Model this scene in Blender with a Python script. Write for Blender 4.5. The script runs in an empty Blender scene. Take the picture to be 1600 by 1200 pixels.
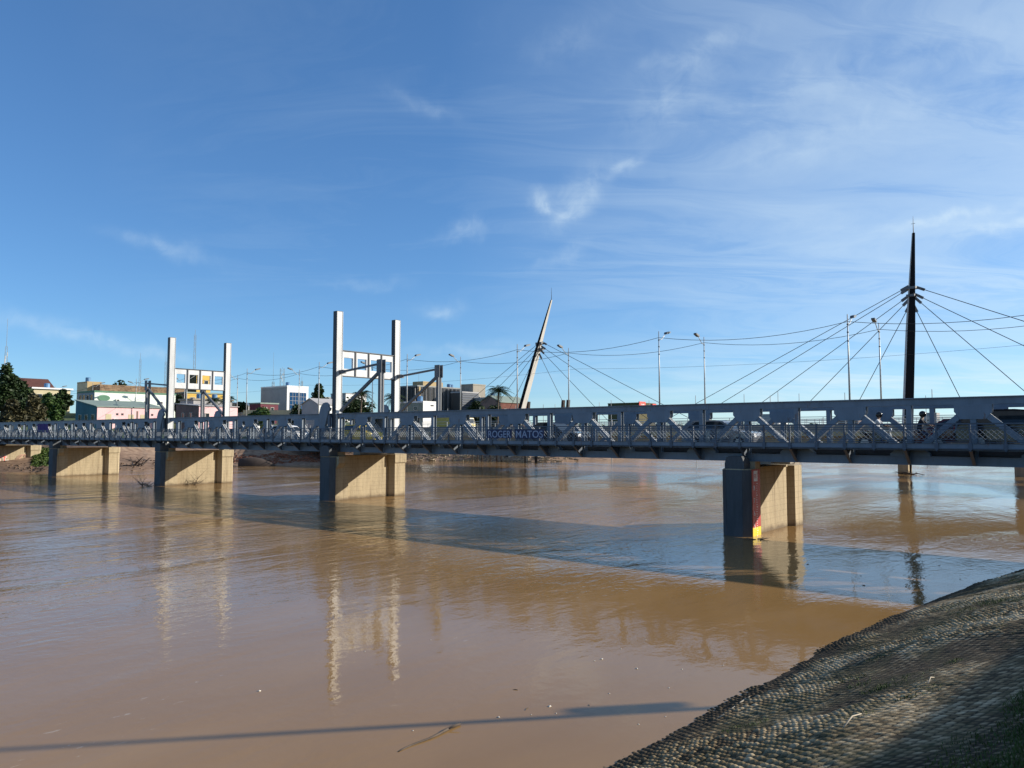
import bpy, bmesh, math, random
import numpy as np
from mathutils import Vector, Matrix
R = math.radians
random.seed(7); rng = np.random.default_rng(11)
S = bpy.context.scene
col = S.collection

# ------------------------------------------------------------ camera, sky, sun, exposure
PITCH = R(3.71); F = 1202.0; EYE = 5.0
cam = bpy.data.cameras.new('camera'); cam.sensor_width = 36; cam.lens = 36 * F / 1600
cam.clip_start = 0.1; cam.clip_end = 8000
co = bpy.data.objects.new('camera', cam); col.objects.link(co)
co.location = (0, 0, EYE); co.rotation_euler = (R(90) + PITCH, 0, 0); S.camera = co
SUN_AZ = R(81); SUN_EL = R(22.0)          # azimuth clockwise from +Y
sun_dir = Vector((math.sin(SUN_AZ) * math.cos(SUN_EL), math.cos(SUN_AZ) * math.cos(SUN_EL), math.sin(SUN_EL)))
sl = bpy.data.lights.new('sun', 'SUN'); sl.energy = 5.0; sl.angle = R(0.53); sl.color = (1, .92, .80)
so = bpy.data.objects.new('sun', sl); col.objects.link(so); so.rotation_euler = sun_dir.to_track_quat('Z', 'Y').to_euler()
S.view_settings.view_transform = 'Standard'; S.view_settings.look = 'None'
S.view_settings.exposure = 0.5; S.view_settings.gamma = 1.0
S.cycles.max_bounces = 6; S.cycles.diffuse_bounces = 3; S.cycles.glossy_bounces = 3
S.cycles.caustics_reflective = False; S.cycles.caustics_refractive = False

def px_dir(px, py):
    yc = (600 - py) / F
    return Vector(((px - 800) / F, math.cos(PITCH) - yc * math.sin(PITCH), math.sin(PITCH) + yc * math.cos(PITCH)))
def on_water(px, py, z=0):
    d = px_dir(px, py); t = (z - EYE) / d.z
    return Vector((0, 0, EYE)) + d * t

world = bpy.data.worlds.new('World'); S.world = world; world.use_nodes = True
nt = world.node_tree; nt.nodes.clear()
def N(t, typ, **kw):
    n = t.nodes.new(typ)
    for k, v in kw.items(): setattr(n, k, v)
    return n
def mth(t, op, a, b=None, clamp=False):
    n = N(t, 'ShaderNodeMath', operation=op, use_clamp=clamp)
    for i, v in enumerate((a, b)):
        if v is None: continue
        if isinstance(v, (int, float)): n.inputs[i].default_value = v
        else: t.links.new(v, n.inputs[i])
    return n.outputs[0]
def vmth(t, op, a, b=None, out=0):
    n = N(t, 'ShaderNodeVectorMath', operation=op)
    for i, v in enumerate((a, b)):
        if v is None: continue
        if isinstance(v, (tuple, list, Vector)): n.inputs[i].default_value = v
        else: t.links.new(v, n.inputs[i])
    return n.outputs[out]
def ramp(t, fac, stops):
    n = N(t, 'ShaderNodeValToRGB'); e = n.color_ramp.elements
    while len(e) < len(stops): e.new(.5)
    for el, (p, c) in zip(e, stops):
        el.position = p; el.color = (*c, 1) if len(c) == 3 else c
    t.links.new(fac, n.inputs[0]); return n.outputs[0]
def g(v): return (v, v, v)
def noise(t, vec, scale, detail=4, rough=.55, dist=0.0):
    n = N(t, 'ShaderNodeTexNoise'); n.inputs['Scale'].default_value = scale
    n.inputs['Detail'].default_value = detail; n.inputs['Roughness'].default_value = rough
    n.inputs['Distortion'].default_value = dist
    t.links.new(vec, n.inputs['Vector']); return n.outputs['Fac']
def mix(t, fac, a, b, mode='MIX'):
    n = N(t, 'ShaderNodeMix', data_type='RGBA', blend_type=mode)
    for s, v in ((n.inputs[0], fac), (n.inputs[6], a), (n.inputs[7], b)):
        if isinstance(v, (int, float)): s.default_value = v
        elif isinstance(v, (tuple, list)): s.default_value = (*v, 1) if len(v) == 3 else v
        else: t.links.new(v, s)
    return n.outputs[2]

SKY_STRENGTH = 0.12
sky = N(nt, 'ShaderNodeTexSky', sky_type='NISHITA'); sky.sun_disc = False
sky.sun_elevation = SUN_EL; sky.sun_rotation = SUN_AZ; sky.air_density = .7; sky.dust_density = 0; sky.ozone_density = 5.0
tc = N(nt, 'ShaderNodeTexCoord'); dvec = vmth(nt, 'NORMALIZE', tc.outputs['Generated'])
sep = N(nt, 'ShaderNodeSeparateXYZ'); nt.links.new(dvec, sep.inputs[0])
zc = mth(nt, 'ADD', mth(nt, 'MAXIMUM', sep.outputs[2], 0.0), .10)
cxy = N(nt, 'ShaderNodeCombineXYZ')
nt.links.new(mth(nt, 'DIVIDE', sep.outputs[0], zc), cxy.inputs[0]); nt.links.new(mth(nt, 'DIVIDE', sep.outputs[1], zc), cxy.inputs[1])
mp = N(nt, 'ShaderNodeMapping'); mp.inputs['Rotation'].default_value = (0, 0, R(38)); mp.inputs['Scale'].default_value = (.55, 1.5, 1)
nt.links.new(cxy.outputs[0], mp.inputs[0])
warp = noise(nt, mp.outputs[0], .9, 3)
wv = N(nt, 'ShaderNodeCombineXYZ'); nt.links.new(warp, wv.inputs[0]); nt.links.new(mth(nt, 'MULTIPLY', warp, -1.2), wv.inputs[1])
pv = vmth(nt, 'ADD', mp.outputs[0], wv.outputs[0])
c1 = noise(nt, pv, 1.25, 11, .64, .7); c2 = noise(nt, pv, .33, 3, .5)
cir = mth(nt, 'MULTIPLY', mth(nt, 'MULTIPLY', mth(nt, 'SUBTRACT', c1, .46, True), 3.0, True), mth(nt, 'MULTIPLY', mth(nt, 'SUBTRACT', c2, .36, True), 3.6, True), True)
side = mth(nt, 'ADD', mth(nt, 'MULTIPLY', sep.outputs[0], .9), .42, True)      # the thin cirrus lies toward the sun
cir = mth(nt, 'MULTIPLY', mth(nt, 'MULTIPLY', cir, side), .85)
veil = mth(nt, 'MULTIPLY', mth(nt, 'ADD', mth(nt, 'MULTIPLY', sep.outputs[0], .60), .045, True), mth(nt, 'ADD', mth(nt, 'MULTIPLY', c1, 4.2), -1.05, True))
cir = mth(nt, 'ADD', cir, veil)
def wisp(cx, cy, L, wd, ang, amt):                                          # one small named cloud in its own direction of the sky
    global cir
    c = px_dir(cx, cy).normalized(); rt = c.cross(Vector((0, 0, 1))).normalized(); up = rt.cross(c)
    a1 = rt * math.cos(ang) + up * math.sin(ang); a2 = -rt * math.sin(ang) + up * math.cos(ang)
    dv = vmth(nt, 'SUBTRACT', dvec, tuple(c))
    dv = vmth(nt, 'ADD', dv, vmth(nt, 'SCALE', wnoise, None))
    u = mth(nt, 'MULTIPLY', vmth(nt, 'DOT_PRODUCT', dv, tuple(a1), 1), F / L)
    v = mth(nt, 'MULTIPLY', vmth(nt, 'DOT_PRODUCT', dv, tuple(a2), 1), F / wd)
    r2 = mth(nt, 'ADD', mth(nt, 'MULTIPLY', u, u), mth(nt, 'MULTIPLY', v, v))
    m = mth(nt, 'MULTIPLY', mth(nt, 'EXPONENT', mth(nt, 'MULTIPLY', r2, -1.0)), amt)
    m = mth(nt, 'MULTIPLY', m, wtex)
    cir = mth(nt, 'ADD', cir, m)
nz = N(nt, 'ShaderNodeTexNoise'); nz.inputs['Scale'].default_value = 22; nz.inputs['Detail'].default_value = 6; nt.links.new(dvec, nz.inputs['Vector'])
wsub = vmth(nt, 'SUBTRACT', nz.outputs['Color'], (.5, .5, .5))
wn = N(nt, 'ShaderNodeVectorMath', operation='SCALE'); wn.inputs['Scale'].default_value = .045; nt.links.new(wsub, wn.inputs[0]); wnoise = wn.outputs[0]
_old = vmth
def vmth(t, op, a, b=None, out=0):
    if op == 'SCALE': return a
    return _old(t, op, a, b, out)
wtex = mth(nt, 'MULTIPLY', mth(nt, 'SUBTRACT', noise(nt, dvec, 30, 6, .58, .6), .26, True), 2.2)
for w in ((847, 314, 17, 13, -.7, .62), (905, 300, 52, 22, .75, .34), (890, 335, 30, 12, .5, .30), (976, 262, 26, 10, .7, .46), (1050, 150, 70, 30, .5, .24),
          (1080, 85, 80, 14, .2, .2), (695, 480, 28, 11, 0, .34), (726, 362, 34, 12, .3, .28), (260, 390, 60, 10, -.2, .24), (90, 515, 130, 13, -.2, .25),
          (200, 540, 120, 10, -.15, .18), (570, 440, 60, 8, 0, .16), (1490, 340, 70, 7, .05, .4), (1570, 352, 60, 8, 0, .34), (1380, 100, 200, 30, .1, .16),
          (870, 400, 45, 10, .5, .2), (740, 545, 90, 9, .05, .2), (660, 165, 50, 12, -.3, .14), (880, 65, 60, 25, .4, .12), (1330, 200, 200, 26, .15, .16)):
    wisp(*w)
hsv = N(nt, 'ShaderNodeHueSaturation'); hsv.inputs['Saturation'].default_value = 1.05; nt.links.new(sky.outputs[0], hsv.inputs['Color'])
bw = N(nt, 'ShaderNodeRGBToBW'); nt.links.new(hsv.outputs[0], bw.inputs[0])
lift = mth(nt, 'MULTIPLY', mth(nt, 'POWER', mth(nt, 'MAXIMUM', bw.outputs[0], .05), -.24), 1.20)      # tone curve evens the sky's brightness from zenith to horizon
sv = N(nt, 'ShaderNodeVectorMath', operation='SCALE'); nt.links.new(hsv.outputs[0], sv.inputs[0]); nt.links.new(lift, sv.inputs['Scale'])
sky2 = mix(nt, 1.0, sv.outputs[0], (1.0, 1.03, .97), 'MULTIPLY')
skyc = mix(nt, mth(nt, 'MINIMUM', cir, .8), sky2, (4.6, 5.5, 6.0))
bg = N(nt, 'ShaderNodeBackground'); bg.inputs[1].default_value = SKY_STRENGTH
nt.links.new(skyc, bg.inputs[0]); wo = N(nt, 'ShaderNodeOutputWorld'); nt.links.new(bg.outputs[0], wo.inputs[0])

# ------------------------------------------------------------ materials
MATS = {}
def mat(name, base, rough=.7, var=.25, vscale=1.5, base2=None, metal=0, bump=0, bscale=8, spec=.5, streak=False):
    if name in MATS: return MATS[name]
    m = bpy.data.materials.new(name); m.use_nodes = True; t = m.node_tree
    b = t.nodes['Principled BSDF']; b.inputs['Roughness'].default_value = rough; b.inputs['Metallic'].default_value = metal
    b.inputs['Specular IOR Level'].default_value = spec
    tcn = N(t, 'ShaderNodeTexCoord'); v = tcn.outputs['Object']
    if streak:
        mpn = N(t, 'ShaderNodeMapping'); mpn.inputs['Scale'].default_value = (1, 1, .18); t.links.new(v, mpn.inputs[0]); v = mpn.outputs[0]
    n1 = noise(t, v, vscale, 6, .6); n2 = noise(t, v, vscale * 6, 4, .6)
    f = mth(t, 'ADD', mth(t, 'MULTIPLY', n1, .65), mth(t, 'MULTIPLY', n2, .35))
    dark = base2 or tuple(c * (1 - var) for c in base)
    light = tuple(min(1, c * (1 + var * .5)) for c in base)
    t.links.new(ramp(t, f, [(.36, dark), (.52, base), (.66, light)]), b.inputs['Base Color'])
    if bump:
        bn = N(t, 'ShaderNodeBump'); bn.inputs['Strength'].default_value = bump; bn.inputs['Distance'].default_value = .05
        t.links.new(noise(t, tcn.outputs['Object'], bscale, 5), bn.inputs['Height']); t.links.new(bn.outputs[0], b.inputs['Normal'])
    MATS[name] = m; return m
def worn_paint(name, base, rust=(.15,.065,.03), amt=.62):
    m = mat(name, base, .5, .24, .7, streak=True); t = m.node_tree; b = t.nodes['Principled BSDF']; src = b.inputs['Base Color'].links[0].from_socket
    gm = N(t, 'ShaderNodeNewGeometry'); mpn = N(t, 'ShaderNodeMapping'); mpn.inputs['Scale'].default_value = (1,1,.3); t.links.new(gm.outputs['Position'], mpn.inputs[0])
    f = mth(t, 'MULTIPLY', ramp(t, noise(t, mpn.outputs[0], 3.2, 6, .7), [(amt, g(0)), (amt+.06, g(1))]), .7)
    t.links.new(mix(t, f, src, rust), b.inputs['Base Color']); return m
STEEL = worn_paint('blue grey bridge paint', (.16,.20,.245))
STEEL_D = worn_paint('dark blue grey paint', (.075,.098,.13))
LATT = mat('galvanised lattice', (.26,.29,.32), .5, .2, 1.2)
TOWER = worn_paint('pale grey tower paint', (.56,.57,.57), (.34,.27,.20), .64)
TOWER_SHADE = mat('shade darkened tower edge', (.03, .033, .04), .5, .2, 1.2)  # tower faces turned from the sun: their shade is painted into this tone
STAYM = mat('grey steel stay', (.10, .11, .125), .5, .2, 1.5)
DECKM = mat('asphalt deck', (.06, .06, .06), .9, .3, 2)
def pier_concrete():
    m = mat('weathered pier concrete', (.42,.34,.215), .9, .26, .9, bump=.35, bscale=6, streak=True); t = m.node_tree; b = t.nodes['Principled BSDF']; src = b.inputs['Base Color'].links[0].from_socket
    gm = N(t, 'ShaderNodeNewGeometry'); sp = N(t, 'ShaderNodeSeparateXYZ'); t.links.new(gm.outputs['Position'], sp.inputs[0]); z = sp.outputs[2]; P = gm.outputs['Position']
    fr = mth(t, 'FRACT', mth(t, 'MULTIPLY', z, 3.3)); line = mth(t, 'MULTIPLY', mth(t, 'LESS_THAN', fr, .09), mth(t, 'MULTIPLY', noise(t, P, 1.1, 3), .55))
    mpn = N(t, 'ShaderNodeMapping'); mpn.inputs['Scale'].default_value = (2.2,2.2,.14); t.links.new(P, mpn.inputs[0])
    drip = mth(t, 'MULTIPLY', ramp(t, noise(t, mpn.outputs[0], 1.4, 5, .65), [(.54, g(0)), (.68, g(1))]), .55)
    pit = mth(t, 'MULTIPLY', ramp(t, noise(t, P, 7, 4, .7), [(.60, g(0)), (.68, g(1))]), .45)
    c = mix(t, line, src, (.13,.095,.055)); c = mix(t, drip, c, (.15,.105,.06)); c = mix(t, pit, c, (.11,.085,.055))
    wet = ramp(t, mth(t, 'ADD', z, mth(t, 'MULTIPLY', noise(t, P, 1.6, 4), .5)), [(.30, g(1)), (.55, g(0))])
    c = mix(t, mth(t, 'MULTIPLY', wet, .75), c, (.085,.055,.03)); t.links.new(c, b.inputs['Base Color']); return m
CONC = pier_concrete()
CONC_SHADE = mat('shade darkened pier nose', (.075,.082,.088), .8, .35, .9, bump=.2, streak=True)  # shade on the near pier ends, put into the colour of the concrete
CONC_D = mat('grey concrete', (.30, .27, .22), .9, .3, .8, bump=.2, streak=True)
CONC_T = mat('tan girder concrete', (.50, .38, .20), .9, .25, .5, streak=True)
RED = mat('red gauge paint', (.42, .035, .03), .5, .2, 3)
YEL = mat('yellow gauge paint', (.85, .62, .03), .5, .15, 3)
WHT = mat('white paint', (.80, .80, .78), .5, .08, 3)
GALV = mat('galvanised steel', (.36, .37, .37), .45, .2, 2, metal=.3)
WIRE = mat('black cable', (.03, .03, .03), .6, .1, 2)
GLASS = mat('dark window glass', (.02, .028, .035), .08, .2, 1)
BLKP = mat('black car paint', (.012, .012, .016), .12, .1, 1)
RUB = mat('black rubber', (.018, .018, .018), .8, .1, 3)
LAMPG = mat('lamp head grey', (.10, .11, .12), .5, .1, 2)
BARK = mat('tree bark', (.10, .075, .05), .9, .3, 4)
WOODM = mat('wet driftwood', (.085, .062, .044), .8, .4, 5)
WOODL = mat('bleached dry stick', (.42, .36, .27), .8, .3, 6)
BRICKD = mat('dark wet timber', (.05, .035, .028), .9, .3, 3)

def leafmat(name, a, b, c):
    if name in MATS: return MATS[name]
    m = bpy.data.materials.new(name); m.use_nodes = True; t = m.node_tree; bs = t.nodes['Principled BSDF']
    bs.inputs['Roughness'].default_value = .6; bs.inputs['Specular IOR Level'].default_value = .25
    gm = N(t, 'ShaderNodeNewGeometry'); f = mth(t, 'ADD', mth(t, 'MULTIPLY', noise(t, gm.outputs['Position'], .55, 3), .6), mth(t, 'MULTIPLY', noise(t, gm.outputs['Position'], 3.5, 2), .4))
    t.links.new(ramp(t, f, [(.36, a), (.52, b), (.68, c)]), bs.inputs['Base Color']); MATS[name] = m; return m
LEAF_D = leafmat('dark leaves', (.010, .020, .008), (.022, .042, .013), (.045, .075, .02))
LEAF_M = leafmat('green leaves', (.02, .045, .012), (.045, .085, .02), (.09, .14, .03))
LEAF_B = leafmat('dry brown green leaves', (.034,.033,.016), (.068,.062,.028), (.11,.095,.048))
GRASSM = leafmat('bank grass', (.03, .055, .012), (.06, .10, .02), (.13, .16, .045))

# ------------------------------------------------------------ mesh helper
class MB:
    def __init__(s): s.v = []; s.f = []; s.m = []; s.mats = []
    def mi(s, m):
        if m not in s.mats: s.mats.append(m)
        return s.mats.index(m)
    def add(s, vs, fs, m):
        o = len(s.v); s.v += [tuple(v) for v in vs]; i = s.mi(m)
        for f in fs: s.f.append(tuple(o + k for k in f)); s.m.append(i)
        return s
    def box(s, x0, x1, y0, y1, z0, z1, m):
        return s.add([(x0,y0,z0),(x1,y0,z0),(x1,y1,z0),(x0,y1,z0),(x0,y0,z1),(x1,y0,z1),(x1,y1,z1),(x0,y1,z1)],
              [(3,2,1,0),(4,5,6,7),(0,1,5,4),(1,2,6,5),(2,3,7,6),(3,0,4,7)], m)
    def beam(s, p0, p1, w, h, m, up=(0,0,1)):
        p0 = Vector(p0); p1 = Vector(p1); d = (p1-p0).normalized(); u = Vector(up)
        if abs(d.dot(u)) > .98: u = Vector((1,0,0))
        r = d.cross(u).normalized() * w/2; q = r.cross(d).normalized() * h/2
        vs = [p0-r-q, p0+r-q, p0+r+q, p0-r+q, p1-r-q, p1+r-q, p1+r+q, p1-r+q]
        return s.add(vs, [(3,2,1,0),(4,5,6,7),(0,1,5,4),(1,2,6,5),(2,3,7,6),(3,0,4,7)], m)
    def tube(s, pts, rad, m, n=8, cap=True):
        pts = [Vector(p) for p in pts]; rs = rad if isinstance(rad, (list, tuple)) else [rad]*len(pts)
        vs = []; fs = []
        for i, p in enumerate(pts):
            d = (pts[min(i+1, len(pts)-1)] - pts[max(i-1, 0)]).normalized()
            u = Vector((0,0,1)) if abs(d.z) < .95 else Vector((1,0,0))
            a = d.cross(u).normalized(); b = a.cross(d)
            for k in range(n):
                t = 2*math.pi*k/n; vs.append(p + (a*math.cos(t) + b*math.sin(t))*rs[i])
        for i in range(len(pts)-1):
            for k in range(n): fs.append((i*n+k, i*n+(k+1)%n, (i+1)*n+(k+1)%n, (i+1)*n+k))
        if cap: fs.append(tuple(range(n-1,-1,-1))); fs.append(tuple((len(pts)-1)*n+k for k in range(n)))
        return s.add(vs, fs, m)
    def prism(s, poly, a0, a1, m, axis='z'):
        n = len(poly)
        def P(p, a): return {'z': (p[0],p[1],a), 'y': (p[0],a,p[1]), 'x': (a,p[0],p[1])}[axis]
        vs = [P(p,a0) for p in poly] + [P(p,a1) for p in poly]
        fs = [tuple(range(n-1,-1,-1)), tuple(range(n,2*n))] + [(k,(k+1)%n,n+(k+1)%n,n+k) for k in range(n)]
        return s.add(vs, fs, m)
    def sphere(s, c, r, m, nu=10, nv=6):
        r = r if isinstance(r, (tuple, list)) else (r,r,r); vs = []; fs = []
        for j in range(nv+1):
            ph = math.pi*j/nv
            for i in range(nu):
                t = 2*math.pi*i/nu; vs.append((c[0]+r[0]*math.sin(ph)*math.cos(t), c[1]+r[1]*math.sin(ph)*math.sin(t), c[2]+r[2]*math.cos(ph)))
        for j in range(nv):
            for i in range(nu): fs.append((j*nu+i, (j+1)*nu+i, (j+1)*nu+(i+1)%nu, j*nu+(i+1)%nu))
        return s.add(vs, fs, m)
    def mesh(s, name, smooth=False, fix=True):
        me = bpy.data.meshes.new(name); me.from_pydata(s.v, [], s.f)
        for m in s.mats: me.materials.append(m)
        me.polygons.foreach_set('material_index', s.m)
        if fix:
            bm = bmesh.new(); bm.from_mesh(me); bmesh.ops.recalc_face_normals(bm, faces=bm.faces); bm.to_mesh(me); bm.free()
        if smooth: me.polygons.foreach_set('use_smooth', [True]*len(me.polygons))
        me.update(); return me
    def build(s, name, parent=None, smooth=False, fix=True): return link(name, s.mesh(name, smooth, fix), parent)
def link(name, data, parent=None):
    o = bpy.data.objects.new(name, data); col.objects.link(o)
    if parent: o.parent = parent
    return o
def tag(o, label, cat, group=None, kind=None):
    if label: o['label'] = label
    if cat: o['category'] = cat
    if group: o['group'] = group
    if kind: o['kind'] = kind
    return o
def thing(name, label, cat, loc=(0,0,0), rz=0, group=None):
    o = bpy.data.objects.new(name, None); col.objects.link(o); o.empty_display_size = .3
    o.location = loc; o.rotation_euler = (0,0,rz); return tag(o, label, cat, group)
def structure(o): o['kind'] = 'structure'; return o
def inst(src, parent, loc=(0,0,0), name=None):
    c = src.copy(); col.objects.link(c); c.parent = parent; c.location = loc; return c
def copy_tree(o, parent=None):
    c = o.copy(); col.objects.link(c)
    if parent: c.parent = parent
    for ch in list(o.children): copy_tree(ch, c)
    return c

# ------------------------------------------------------------ setting: river bed, water, banks
ub = Vector((-.777, .629, 0)).normalized(); wb = Vector((.629, .777, 0)).normalized(); RZ = math.atan2(-ub.y, -ub.x)
bed = MB().add([(-2600,-1500,-4),(4000,-1500,-4),(4000,5000,-4),(-2600,5000,-4)], [(0,1,2,3)], mat('river mud', (.12,.085,.055), .9, .3, .05)).build('river_bed', fix=False)
structure(bed)

def water_material():
    m = bpy.data.materials.new('muddy river water'); m.use_nodes = True; t = m.node_tree; b = t.nodes['Principled BSDF']
    gm = N(t, 'ShaderNodeNewGeometry'); P = gm.outputs['Position']
    mpn = N(t, 'ShaderNodeMapping'); mpn.vector_type = 'POINT'; mpn.inputs['Rotation'].default_value = (0,0,R(-51)); t.links.new(P, mpn.inputs[0])
    st = N(t, 'ShaderNodeMapping'); st.inputs['Scale'].default_value = (.45, 1, 1); t.links.new(mpn.outputs[0], st.inputs[0]); Q = st.outputs[0]
    big = noise(t, Q, .05, 4, .55, .8); mid = noise(t, Q, .22, 4, .55, .6)
    cf = mth(t, 'ADD', mth(t, 'MULTIPLY', big, .6), mth(t, 'MULTIPLY', mid, .4))
    t.links.new(ramp(t, cf, [(.34, (.240,.138,.052)), (.5, (.285,.168,.066)), (.66, (.325,.20,.088))]), b.inputs['Base Color'])
    b.inputs['Roughness'].default_value = .045; b.inputs['IOR'].default_value = 1.37; b.inputs['Specular IOR Level'].default_value = .5
    scum = mth(t, 'MULTIPLY', ramp(t, noise(t, Q, 5.5, 4, .7, .4), [(.63, g(0)), (.70, g(1))]), ramp(t, noise(t, Q, .16, 3, .6, 1.5), [(.52, g(0)), (.60, g(.55))]))
    t.links.new(mix(t, scum, b.inputs['Base Color'].links[0].from_socket, (.50,.42,.32)), b.inputs['Base Color'])
    # distance from the water's near edge: calm by the bank, busier mid-stream
    sp = N(t, 'ShaderNodeSeparateXYZ'); t.links.new(P, sp.inputs[0])
    far = mth(t, 'MULTIPLY', mth(t, 'SUBTRACT', mth(t, 'SUBTRACT', sp.outputs[1], mth(t, 'MULTIPLY', sp.outputs[0], .55)), 14), .022, True)
    patch = ramp(t, noise(t, Q, .085, 3, .5, 1.2), [(.42, g(0)), (.62, g(1))])
    amp = mth(t, 'ADD', .08, mth(t, 'ADD', mth(t, 'MULTIPLY', far, .42), mth(t, 'MULTIPLY', mth(t, 'MULTIPLY', patch, 1.2), mth(t, 'ADD', far, .12))))
    h = mth(t, 'ADD', mth(t, 'MULTIPLY', noise(t, Q, 2.6, 3, .5, .4), .030), mth(t, 'MULTIPLY', noise(t, Q, .75, 3, .5, .6), .070))
    h = mth(t, 'ADD', h, mth(t, 'MULTIPLY', noise(t, P, 4.2, 3, .55), .020))
    # turbulence trailing from each pier
    for k in (0, 1, 2):
        c = PIERS_XY[k]
        d = vmth(t, 'DISTANCE', P, (c[0], c[1], 0), 1)
        amp = mth(t, 'ADD', amp, mth(t, 'MULTIPLY', mth(t, 'EXPONENT', mth(t, 'MULTIPLY', mth(t, 'MULTIPLY', d, d), -.013)), 1.3))
    bn = N(t, 'ShaderNodeBump'); bn.inputs['Strength'].default_value = 1; bn.inputs['Distance'].default_value = 1
    t.links.new(mth(t, 'MULTIPLY', h, amp), bn.inputs['Height']); t.links.new(bn.outputs[0], b.inputs['Normal'])
    return m
O_B = Vector((11.17, 37.87, 0)); PX = [-.3, -32.5, -58.3, -84, -109, 30]
PIERS_XY = [O_B + ub * (-x) + wb * w for x, w in ((-9.5, -3.0), (-36.5, -3.5), (-61, -2.5))]
wat = MB().add([(-2600,-1500,0),(4000,-1500,0),(4000,5000,0),(-2600,5000,0)], [(0,1,2,3)], water_material()).build('river_water', fix=False)
structure(wat)

# far bank terrain
FAR = np.array([(-420,-260),(-190,20),(-120,72),(-72,101.5),(-56,101),(-49,106),(-43,120),(-31,123),(-20,146),(-4.6,141),(6.8,138),(60,192),(140,268),(420,540),(1200,1300),(2600,2600)])
def far_q(x, y):
    q = np.full(x.shape, 1e9); sgn = np.ones(x.shape)
    for a, b in zip(FAR[:-1], FAR[1:]):
        e = b - a; L = (e**2).sum(); t = np.clip(((x-a[0])*e[0] + (y-a[1])*e[1])/L, 0, 1)
        dx = x-(a[0]+t*e[0]); dy = y-(a[1]+t*e[1]); d = np.hypot(dx, dy); c = e[0]*dy - e[1]*dx
        s = np.where(c >= 0, 1, -1); upd = d < q; q = np.where(upd, d, q); sgn = np.where(upd, s, sgn)
    return q*sgn
def vnoise(x, y, seed=0):
    def hsh(i, j): 
        n = np.sin(i*127.1 + j*311.7 + seed*74.7)*43758.5453; return n - np.floor(n)
    i = np.floor(x); j = np.floor(y); fx = x-i; fy = y-j; fx = fx*fx*(3-2*fx); fy = fy*fy*(3-2*fy)
    return (hsh(i,j)*(1-fx)+hsh(i+1,j)*fx)*(1-fy) + (hsh(i,j+1)*(1-fx)+hsh(i+1,j+1)*fx)*fy
def terrain(x, y):
    x = np.asarray(x, float); y = np.asarray(y, float); q = far_q(x, y)
    z = np.interp(q, [-12,-2,0,3,8,14,22,40,2000],[-3.5,-.7,0,.55,1.2,3.2,4.6,5.0,5.4])
    z = z + (vnoise(x*.35,y*.35)-.5)*.7*np.clip(q*.4,0,1)*(q<26) + (vnoise(x*1.1,y*1.1,3)-.5)*.22*np.clip(q*.4,0,1)*(q<16)
    hill = np.clip((q-38)/50,0,1)*np.clip((-x-20)/45,0,1)*5.0
    return z + hill
def grid_obj(name, xs, ys, fn, m, smooth=True):
    X, Y = np.meshgrid(xs, ys); Z = fn(X, Y); nx, ny = len(xs), len(ys)
    v = np.stack([X, Y, Z], -1).reshape(-1, 3)
    idx = np.arange(nx*ny).reshape(ny, nx); f = np.stack([idx[:-1,:-1], idx[:-1,1:], idx[1:,1:], idx[1:,:-1]], -1).reshape(-1, 4)
    keep = (v[f][:,:,2].max(1) > -1.2); f = f[keep]
    return np_mesh(name, v, f, m, smooth)
def np_mesh(name, v, f, m, smooth=True):
    me = bpy.data.meshes.new(name); me.vertices.add(len(v)); me.vertices.foreach_set('co', v.astype(np.float32).ravel())
    k = f.shape[1]; me.loops.add(f.size); me.loops.foreach_set('vertex_index', f.astype(np.int32).ravel())
    me.polygons.add(len(f)); me.polygons.foreach_set('loop_start', np.arange(0, f.size, k, dtype=np.int32))
    me.polygons.foreach_set('use_smooth', np.full(len(f), smooth)); me.materials.append(m); me.update(calc_edges=True)
    return link(name, me)
def ground_material():
    m = bpy.data.materials.new('far bank soil'); m.use_nodes = True; t = m.node_tree; b = t.nodes['Principled BSDF']; b.inputs['Roughness'].default_value = .95
    gm = N(t, 'ShaderNodeNewGeometry'); P = gm.outputs['Position']; sp = N(t, 'ShaderNodeSeparateXYZ'); t.links.new(P, sp.inputs[0])
    n = mth(t, 'ADD', mth(t, 'MULTIPLY', noise(t, P, .12, 5), .5), mth(t, 'MULTIPLY', noise(t, P, 1.2, 5), .5))
    soil = ramp(t, n, [(.35, (.10,.062,.04)), (.5, (.20,.125,.08)), (.64, (.32,.22,.15))])
    grass = ramp(t, n, [(.35, (.035,.06,.015)), (.6, (.09,.12,.035))])
    f = mth(t, 'MULTIPLY', mth(t, 'SUBTRACT', mth(t, 'ADD', sp.outputs[2], mth(t, 'MULTIPLY', n, 3)), 4.6), .9, True)
    t.links.new(mix(t, f, soil, grass), b.inputs['Base Color']); return m
GM = ground_material()
xs = np.unique(np.concatenate([np.arange(-2400,-150,45.), np.arange(-150,90,1.6), np.arange(90,260,7), np.arange(260,3600,60.)]))
ys = np.unique(np.concatenate([np.arange(-300,60,20.), np.arange(60,175,1.6), np.arange(175,330,7), np.arange(330,4200,60.)]))
fb = structure(grid_obj('far_bank', xs, ys, terrain, GM))
def gz(x, y): return float(terrain(np.array([x]), np.array([y]))[0])

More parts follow.
